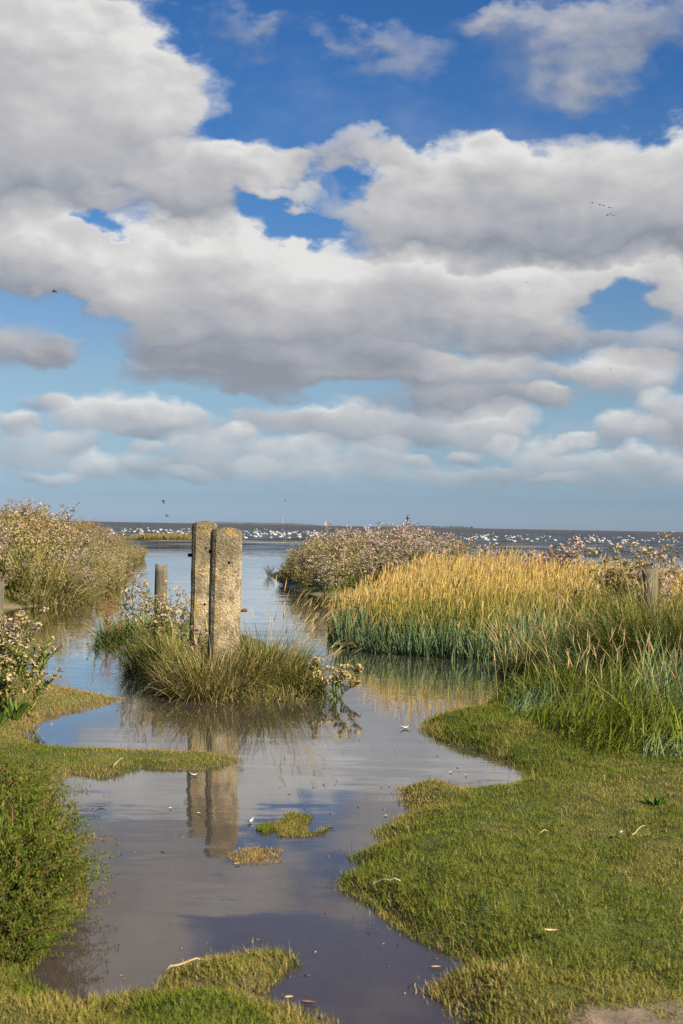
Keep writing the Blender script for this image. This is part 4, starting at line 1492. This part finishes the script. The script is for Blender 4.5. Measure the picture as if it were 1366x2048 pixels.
def make_herb(label, R=0.3, h=0.28, nbr=30, red=0.05, leafw=0.0062):
    t = thing('saltmarsh_herb', label, 'herb')
    st, lf = MB(), MB()
    for k in range(nbr):
        a = rng.uniform(0, 2 * PI)
        L = R * rng.uniform(0.5, 1.15)
        up = h * rng.uniform(0.35, 1.1)
        pts = []
        for q in range(6):
            f = q / 5
            pts.append(Vector((math.cos(a + 0.5 * f) * L * f, math.sin(a + 0.5 * f) * L * f, up * math.sin(f * 2.1) * 1.05)) + Vector(rng.normal(0, 0.008, 3)))
        isr = rng.random() < red
        sc_ = H_RED if isr or rng.random() < 0.08 else H_GREEN
        tube(st, pts, [0.003, 0.0028, 0.0024, 0.002, 0.0016, 0.001], sc_, 3, False)
        n = 58
        fs = rng.uniform(0.12, 1.0, n)
        Bp = np.array([tuple(pts[min(int(f * 5), 4)].lerp(pts[min(int(f * 5), 4) + 1], f * 5 - min(int(f * 5), 4))) for f in fs])
        Bp += rng.normal(0, 0.008, (n, 3))
        c = mixc(jit(H_GREEN, n, 0.35), jit(H_LIGHT, n, 0.3), (rng.random(n) < 0.45) * 1.0)
        if isr:
            c = c * 0.45 + jit(H_RED, n, 0.3) * 0.55
        strips(lf, Bp, rng.uniform(0.008, 0.024, n), leafw * rng.uniform(0.6, 1.3, n), rng.uniform(0, 2 * PI, n), rng.uniform(0.2, 1.3, n), rng.uniform(-0.4, 0.9, n), rng.uniform(-0.6, 0.6, n), c, c * 1.15, 2, 'leaf')
    st.build('stem', M_STEM, t)
    lf.build('foliage', M_LEAF, t)
    return t


HL = 'sprawling small leaved green herb in the mat crowding the left shore'
hp_ = [make_herb(HL, 0.30, 0.26, 34, .03), make_herb(HL, 0.26, 0.30, 32, .03), make_herb(HL, 0.32, 0.22, 34, 0), make_herb(HL, 0.28, 0.24, 30, .14)]
seenh = set()
spots = []
for X, Y, s in [(20, 1580, .7), (90, 1575, .55), (60, 1625, .8), (-20, 1640, 1), (20, 1690, 1.0), (85, 1680, .8), (125, 1700, .55), (-30, 1730, 1.1), (40, 1750, 1.0), (100, 1745, .8), (140, 1765, .5),
                (0, 1800, 1.1), (70, 1810, 1.0), (118, 1808, .7), (30, 1850, 1.0), (90, 1850, .75), (-40, 1870, 1.1), (50, 1890, .8), (0, 1915, .8), (-60, 1680, 1.1), (-80, 1780, 1.1), (30, 1935, .6), (70, 1905, .6), (45, 1650, .9), (110, 1650, .45), (5, 1560, .6), (60, 1550, .45)]:
    x, y = at(X, Y)
    i = 3 if Y < 1640 else int(rng.integers(0, 3))
    s *= float(np.interp(Y, [1540, 1640, 1700], [0.42, 0.55, 0.85]))
    loc = (x, y, max(gz(x, y), -0.01) - 0.01)
    if i not in seenh:
        seenh.add(i)
        o = hp_[i]
        o.location, o.scale, o.rotation_euler = loc, (s,) * 3, (0, 0, rng.uniform(0, 6))
    else:
        o = dup(hp_[i], loc, rng.uniform(0, 6), s, HL)
    o['group'] = 'herbs along the left shore'
for i in range(4):
    if i not in seenh:
        for c in list(hp_[i].children):
            bpy.data.objects.remove(c)
        bpy.data.objects.remove(hp_[i])


def make_dock(label, X, Y, n, L, w, col):
    x, y = on_ground(X, Y)
    t = thing('broad_leaved_dock', label, 'plant', (x, y, gz(x, y)))
    for i in range(n):
        mb = MB()
        a = rng.uniform(0, 2 * PI)
        c = jit(col, 1, 0.25)
        strips(mb, rgb(0.03 * math.cos(a), 0.03 * math.sin(a), 0)[None], np.array([L * rng.uniform(0.6, 1.1)]), np.array([w * rng.uniform(0.7, 1.2)]), np.array([a]), np.array([rng.uniform(0.05, 0.5)]),
               np.array([rng.uniform(0.2, 1.0)]), np.array([rng.uniform(-0.5, 0.5)]), c, c * 1.1, 8, 'leaf')
        mb.build('leaf', M_LEAF, t)


make_dock('broad leaved green dock under the white flowered aster by the spit', 30, 1438, 22, 0.15, 0.022, rgb(0.10, 0.16, 0.025))
make_dock('second broad leaved dock nearer the left edge above the grass strip', -8, 1455, 18, 0.15, 0.022, rgb(0.09, 0.15, 0.025))
make_dock('large leaved plant poking out of the herb mat at the left edge', 4, 1780, 6, 0.17, 0.030, rgb(0.12, 0.19, 0.03))
make_dock('low pale leaved plant at the waterside edge of the herb mat', 62, 1800, 7, 0.20, 0.03, rgb(0.14, 0.20, 0.06))
make_dock('dark green weed clump in the lawn under the tall grass', 1312, 1612, 26, 0.045, 0.012, rgb(0.08, 0.15, 0.02))

# ------------------------------------------------------------------ birds
def floating_bird(seed):
    r = np.random.default_rng(seed)
    mb = MB()
    dark = r.random() < 0.35
    body = rgb(0.60, 0.58, 0.54)
    ellipsoid(mb, (0, 0, 0.075), (0.25, 0.11, 0.095), body, 10, 6)
    ellipsoid(mb, (-0.27, 0, 0.105), (0.10, 0.05, 0.035), rgb(0.05, 0.05, 0.05) if dark else body, 8, 4)
    tube(mb, [(0.18, 0, 0.10), (0.235, 0, 0.19), (0.25, 0, 0.25)], [0.055, 0.036, 0.034], rgb(0.05, 0.06, 0.05) if dark else body, 7)
    ellipsoid(mb, (0.265, 0, 0.27), (0.055, 0.042, 0.042), rgb(0.05, 0.06, 0.05) if dark else body, 8, 5)
    tube(mb, [(0.31, 0, 0.268), (0.37, 0, 0.255)], [0.018, 0.006], rgb(0.4, 0.12, 0.05), 5)
    if dark:
        ellipsoid(mb, (-0.05, 0, 0.125), (0.20, 0.085, 0.06), rgb(0.10, 0.09, 0.085), 8, 4)
    return mb.mesh('floating_bird', M_BIRD, True)


fb_ = [floating_bird(s) for s in range(5)]
n = 0
while n < 288:
    X = rng.choice([rng.uniform(195, 384), rng.uniform(484, 650), rng.uniform(940, 1366), rng.uniform(930, 1366), rng.uniform(484, 700)])
    hz = 1051.5 + 0.018 * (X - 683)
    dY = rng.normal(17.0, 4.2) if rng.random() < 0.8 else rng.uniform(11, 27)
    if dY < 9.5 or (X > 385 and X < 484):
        continue
    x, y = at(X, hz + dY)
    o = bpy.data.objects.new('floating_bird', fb_[int(rng.integers(0, 5))])
    COL.objects.link(o)
    o.location = (x, y, rng.uniform(-0.02, 0.01))
    o.rotation_euler = (0, 0, rng.normal(PI if rng.random() < 0.7 else 0, 0.7))
    o.scale = (rng.uniform(0.5, 0.78),) * 3
    tag(o, 'white or black and white waterfowl in the big raft resting offshore', 'water bird', 'raft of waterfowl offshore')
    n += 1


def flying_bird(name, label, X, Y, d, span, flap, heading, bank, col, belly=None, group=None, wingw=0.26, body_l=0.55, sweep=0.12, fork=False):
    x, y, z = atd(X, Y, d)
    mb = MB()
    s = span / 2
    L = body_l * span
    N = 9
    V, Q, C = [], [], []
    for j in range(N):
        f = j / (N - 1)
        xx = (0.5 - f) * L
        rr = L * 0.14 * math.sin(PI * min(0.97, 0.08 + 0.92 * f) ** 0.85) + 0.002
        for i in range(8):
            a = 2 * PI * i / 8
            V.append((xx, rr * math.cos(a), rr * math.sin(a)))
            C.append(belly if belly is not None and math.sin(a) < 0.2 and 0.25 < f < 0.85 else col)
    for j in range(N - 1):
        for i in range(8):
            Q.append((j * 8 + i, j * 8 + (i + 1) % 8, (j + 1) * 8 + (i + 1) % 8, (j + 1) * 8 + i))
    mb.add(V, np.array(C), quad=Q)
    for sd in (-1, 1):
        V, Q = [], []
        K = 6
        for j in range(K):
            f = j / (K - 1)
            ang = flap * (1.0 if f < 0.5 else 1.0 - 0.9 * (f - 0.5))
            yy = sd * (s * f * math.cos(ang))
            zz = s * f * math.sin(ang) - (0.25 * s * max(0, f - 0.5) if flap > 0 else 0)
            ch = wingw * span * (1 - f) ** 0.6 * (1 - 0.2 * f) + 0.004 * span
            x0 = 0.12 * L + (0.10 * s * math.sin(f * 2.2)) - sweep * span * f ** 2 * 2.2
            th = 0.012 * span * (1 - f) + 0.001
            V += [(x0, yy, zz), (x0 - ch * 0.45, yy, zz + th), (x0 - ch, yy, zz), (x0 - ch * 0.45, yy, zz - th)]
        for j in range(K - 1):
            for q in range(4):
                Q.append((j * 4 + q, j * 4 + (q + 1) % 4, (j + 1) * 4 + (q + 1) % 4, (j + 1) * 4 + q))
        mb.add(V, col, quad=Q)
    tl = 0.22 * L
    for sd in ((-1, 1) if fork else (0,)):
        e = sd * 0.35 * tl
        mb.add([(-0.46 * L, -0.03 * L, 0.004), (-0.46 * L, 0.03 * L, 0.004), (-0.46 * L - tl, e + 0.05 * L, 0), (-0.46 * L - tl, e - 0.05 * L, 0),
                (-0.46 * L, -0.03 * L, -0.004), (-0.46 * L, 0.03 * L, -0.004)], col, quad=[(0, 1, 2, 3), (4, 3, 2, 5)])
    o = mb.build(name, M_BIRD, None, True)
    o.location = (x, y, z)
    o.rotation_euler = (bank, 0, heading)
    return tag(o, label, 'bird', group)


DK = rgb(0.035, 0.03, 0.014)
for i, (X, Y) in enumerate([(1185, 405), (1200, 409), (1208, 411), (1219.5, 415), (1215, 430.5), (1222, 428), (1228, 431.5)]):
    lb = ['leading bird at the left end of the upper flying line', 'second bird from the left in the upper flying line', 'third bird from the left in the upper flying line', 'last bird at the right end of the upper flying line',
          'leftmost of three birds flying below the line of four', 'middle and highest of three birds flying below the line of four', 'rightmost of three birds flying below the line of four'][i]
    flying_bird('flying_bird', lb, X, Y, 130, 0.36, rng.uniform(-0.4, 0.7), PI + rng.uniform(-0.3, 0.3), rng.uniform(-0.3, 0.3), DK, None, 'flock of seven flying birds', body_l=0.75)
flying_bird('flying_bird', 'single dark bird flying before the pale cloud at far left', 109, 583, 60, 0.34, 0.35, PI - 0.4, 0.5, DK, body_l=0.65)
flying_bird('flying_bird', 'upper of two dark birds in low flight left of the gateposts', 327, 1002, 60, 0.34, -0.7, PI * 0.75, 0.9, rgb(0.04, 0.045, 0.06))
flying_bird('flying_bird', 'lower of two dark birds in low flight, just above the horizon', 334, 1032, 60, 0.32, 0.6, PI * 0.15, 0.4, rgb(0.05, 0.055, 0.06))
flying_bird('flying_bird', 'thin grey bird flying alone above the striped lighthouse', 571, 1001, 80, 0.30, -0.9, PI * 0.6, 0.9, rgb(0.09, 0.10, 0.12))
flying_bird('swallow', 'banking swallow with white belly above the flowering island', 815, 1037, 50, 0.31, 0.08, PI, -1.35, rgb(0.012, 0.012, 0.016), rgb(0.80, 0.76, 0.70), wingw=0.19, body_l=0.5, sweep=0.10, fork=True)
flying_bird('flying_bird', 'tiny speck of a bird before the white cloud base at right', 1054, 565, 150, 0.3, 0.4, 2.0, 0.2, DK)
flying_bird('flying_bird', 'tiny speck of a bird left of the low bright cumulus at right', 1221, 739, 150, 0.3, 0.4, 2.4, 0.2, DK)

# ------------------------------------------------------------------ litter on the water and the turf
def leafshape(name, label, cat, X, Y, L, w, col, rz=0.0, lift=0.004, curl=0.25, mat=None, zoff=None):
    """a curled leaf, feather or shell of real thickness lying on the surface"""
    x, y = on_ground(X, Y)
    z = max(gz(x, y), 0.0) if zoff is None else zoff
    mb = MB()
    K, R_ = 9, 4
    V, Q = [], []
    for side in (0, 1):
        for j in range(K):
            f = j / (K - 1)
            ww_ = w * (math.sin(PI * (0.06 + 0.9 * f)) ** 0.8) * 0.5
            for i in range(R_ + 1):
                u = (i / R_ - 0.5) * 2
                zz = lift + curl * L * (f - 0.45) ** 2 + abs(u) * ww_ * 0.45 - side * 0.0012
                V.append(((f - 0.5) * L, u * ww_ * (1 + 0.12 * math.sin(f * 19)), zz))
    off = K * (R_ + 1)
    for j in range(K - 1):
        for i in range(R_):
            a = j * (R_ + 1) + i
            Q.append((a, a + 1, a + R_ + 2, a + R_ + 1))
            Q.append((off + a, off + a + R_ + 1, off + a + R_ + 2, off + a + 1))
    mb.add(V, jit(col, len(V), 0.12, 0.03), quad=Q)
    o = mb.build(name, mat or M_BITS, None, True)
    o.location = (x, y, z)
    o.rotation_euler = (0, 0, rz)
    return tag(o, label, cat)


def twig(label, X0, Y0, X1, Y1, r, col, lift=0.004):
    a, b = on_ground(X0, Y0), on_ground(X1, Y1)
    za, zb = max(gz(*a), 0) + lift, max(gz(*b), 0) + lift * 1.6
    t = MB()
    pts = []
    for k in range(7):
        f = k / 6
        pts.append(((b[0] - a[0]) * f + rng.normal(0, 0.0015), (b[1] - a[1]) * f + rng.normal(0, 0.003), (zb - za) * f + 0.01 * math.sin(f * 3) + rng.normal(0, 0.002)))
    tube(t, pts, list(np.linspace(r, r * 0.5, 7)), col, 6)
    o = t.build('twig', M_BITS, None, True)
    o.location = (a[0], a[1], za)
    return tag(o, label, 'twig')


WHT = rgb(0.80, 0.78, 0.74)
leafshape('feather', 'curled white feather afloat on the reflection of the rear gatepost', 'feather', 390, 1552, 0.055, 0.018, WHT, 0.2, 0.003, 1.6)
leafshape('feather', 'white feather beside the olive grass islet in the puddle', 'feather', 501, 1646, 0.036, 0.016, WHT, 0.9, 0.003, 1.6)
leafshape('feather', 'white feather at the grassy edge where the inlet meets the lawn', 'feather', 812, 1458, 0.075, 0.030, WHT, 0.1, 0.004, 1.2)
leafshape('shell', 'small white shell on the calm water left of the post reflection', 'shell', 341, 1618, 0.0150, 0.0097, WHT, 0.3)
leafshape('shell', 'small white shell close to the edge of the nearer post reflection', 'shell', 397, 1628, 0.0135, 0.0090, WHT, 0.1)
leafshape('shell', 'white shell in the shallows by the lawn beyond the pebble', 'shell', 901, 1546, 0.0165, 0.0105, WHT, 0.3)
leafshape('shell', 'ochre pebble like shell at the muddy edge of the shallows', 'shell', 932, 1552, 0.0180, 0.0135, rgb(0.45, 0.28, 0.06), 1.0)
leafshape('shell', 'pinkish shell on the water just left of the lawn point', 'shell', 772, 1633, 0.0150, 0.0097, rgb(0.66, 0.52, 0.42), 0.2)
leafshape('dead_leaf', 'rust brown dead leaf afloat near the left herbs', 'leaf', 203, 1615, 0.0375, 0.0150, rgb(0.26, 0.11, 0.04), 0.2, 0.003, 0.7)
leafshape('dead_leaf', 'yellow green leaf afloat off the left herbs', 'leaf', 168, 1673, 0.0263, 0.0120, rgb(0.28, 0.28, 0.09), 0.1)
leafshape('dead_leaf', 'pale green leaf tucked against the left herbs at the waterside', 'leaf', 142, 1671, 0.0338, 0.0195, rgb(0.33, 0.34, 0.14), 0.9)
leafshape('dead_leaf', 'dry tan leaf lying on the lawn at lower right', 'leaf', 1103, 1880, 0.0413, 0.0180, rgb(0.62, 0.42, 0.17), -0.2, 0.024, 0.5)
leafshape('dead_leaf', 'pale green leaf on the lawn below the tall grass', 'leaf', 1243, 1679, 0.0338, 0.0135, rgb(0.38, 0.42, 0.16), 1.2, 0.024, 0.5)
leafshape('dead_leaf', 'dark brown leaf afloat right of the olive grass islet', 'leaf', 662, 1658, 0.0225, 0.0075, rgb(0.08, 0.05, 0.03), 0.1)
leafshape('dead_leaf', 'orange tinged leaf afloat beside the yellow brown tuft', 'leaf', 474, 1730, 0.0263, 0.0120, rgb(0.45, 0.28, 0.12), 0.7)
leafshape('dead_leaf', 'tan leaf in the puddle between the bottom turf and the lawn', 'leaf', 578, 1998, 0.0225, 0.0120, rgb(0.55, 0.40, 0.2), 0.4)
leafshape('dead_leaf', 'brown leaf sunk at the puddle edge near the bottom turf', 'leaf', 618, 2008, 0.0375, 0.0120, rgb(0.25, 0.14, 0.06), -0.3)
leafshape('dead_leaf', 'small straw coloured leaf afloat off the lower lawn edge', 'leaf', 872, 1937, 0.0263, 0.0097, rgb(0.5, 0.36, 0.17), 0.2)
twig('straw coloured reed stalk jutting into the puddle from the little turf mound', 330, 1948, 405, 1936, 0.0030, rgb(0.55, 0.40, 0.18), 0.008)
twig('pale bleached twig lying on the lawn point at the water', 738, 1780, 800, 1776, 0.0026, rgb(0.62, 0.52, 0.36), 0.014)
twig('bent straw lying across the lawn at right', 1265, 1678, 1292, 1664, 0.0016, rgb(0.60, 0.47, 0.22), 0.014)
twig('short straw on the lawn in the middle of the right bank', 1076, 1676, 1096, 1675, 0.0016, rgb(0.62, 0.50, 0.25), 0.014)
twig('thin crooked straw standing in the puddle off the lower lawn', 826, 1970, 834, 1992, 0.0018, rgb(0.45, 0.33, 0.15), 0.002)
twig('bent twig at the front edge of the left grass strip', 228, 1540, 246, 1530, 0.0026, rgb(0.42, 0.31, 0.18), 0.02)
twig('dry stalk at the lower edge of the lawn by the bare path', 925, 2003, 985, 1998, 0.0018, rgb(0.5, 0.36, 0.17), 0.02)

# flecks of leaf and straw drifting on the near water
mb = MB()
P = np.stack([rng.uniform(-1.6, 1.4, 900), rng.uniform(3.4, 10.0, 900)], 1)
z, sd = ground(P)
P = P[(sd < -0.02) & (rng.random(900) < 0.12 + 0.5 * np.exp(sd / 0.15)) & (np.abs(P[:, 0]) < 0.25 * P[:, 1])]
for (x, y) in P:
    L, w, a = rng.uniform(0.003, 0.011), rng.uniform(0.0015, 0.004), rng.uniform(0, PI)
    dx, dy = Vector((math.cos(a), math.sin(a), 0)) * L, Vector((-math.sin(a), math.cos(a), 0)) * w
    V = []
    for zz in (0.0025, 0.0008):
        V += [(x - dx.x, y - dx.y, zz), (x + dy.x, y + dy.y, zz + 0.002 * rng.random()), (x + dx.x, y + dx.y, zz), (x - dy.x, y - dy.y, zz)]
    mb.add(V, rgb(0.2, 0.14, 0.07) * rng.uniform(0.4, 1.8), quad=[(0, 1, 2, 3), (4, 7, 6, 5), (0, 4, 5, 1), (1, 5, 6, 2), (2, 6, 7, 3), (3, 7, 4, 0)])
tag(mb.build('drifting_flecks', M_BITS), kind='stuff')
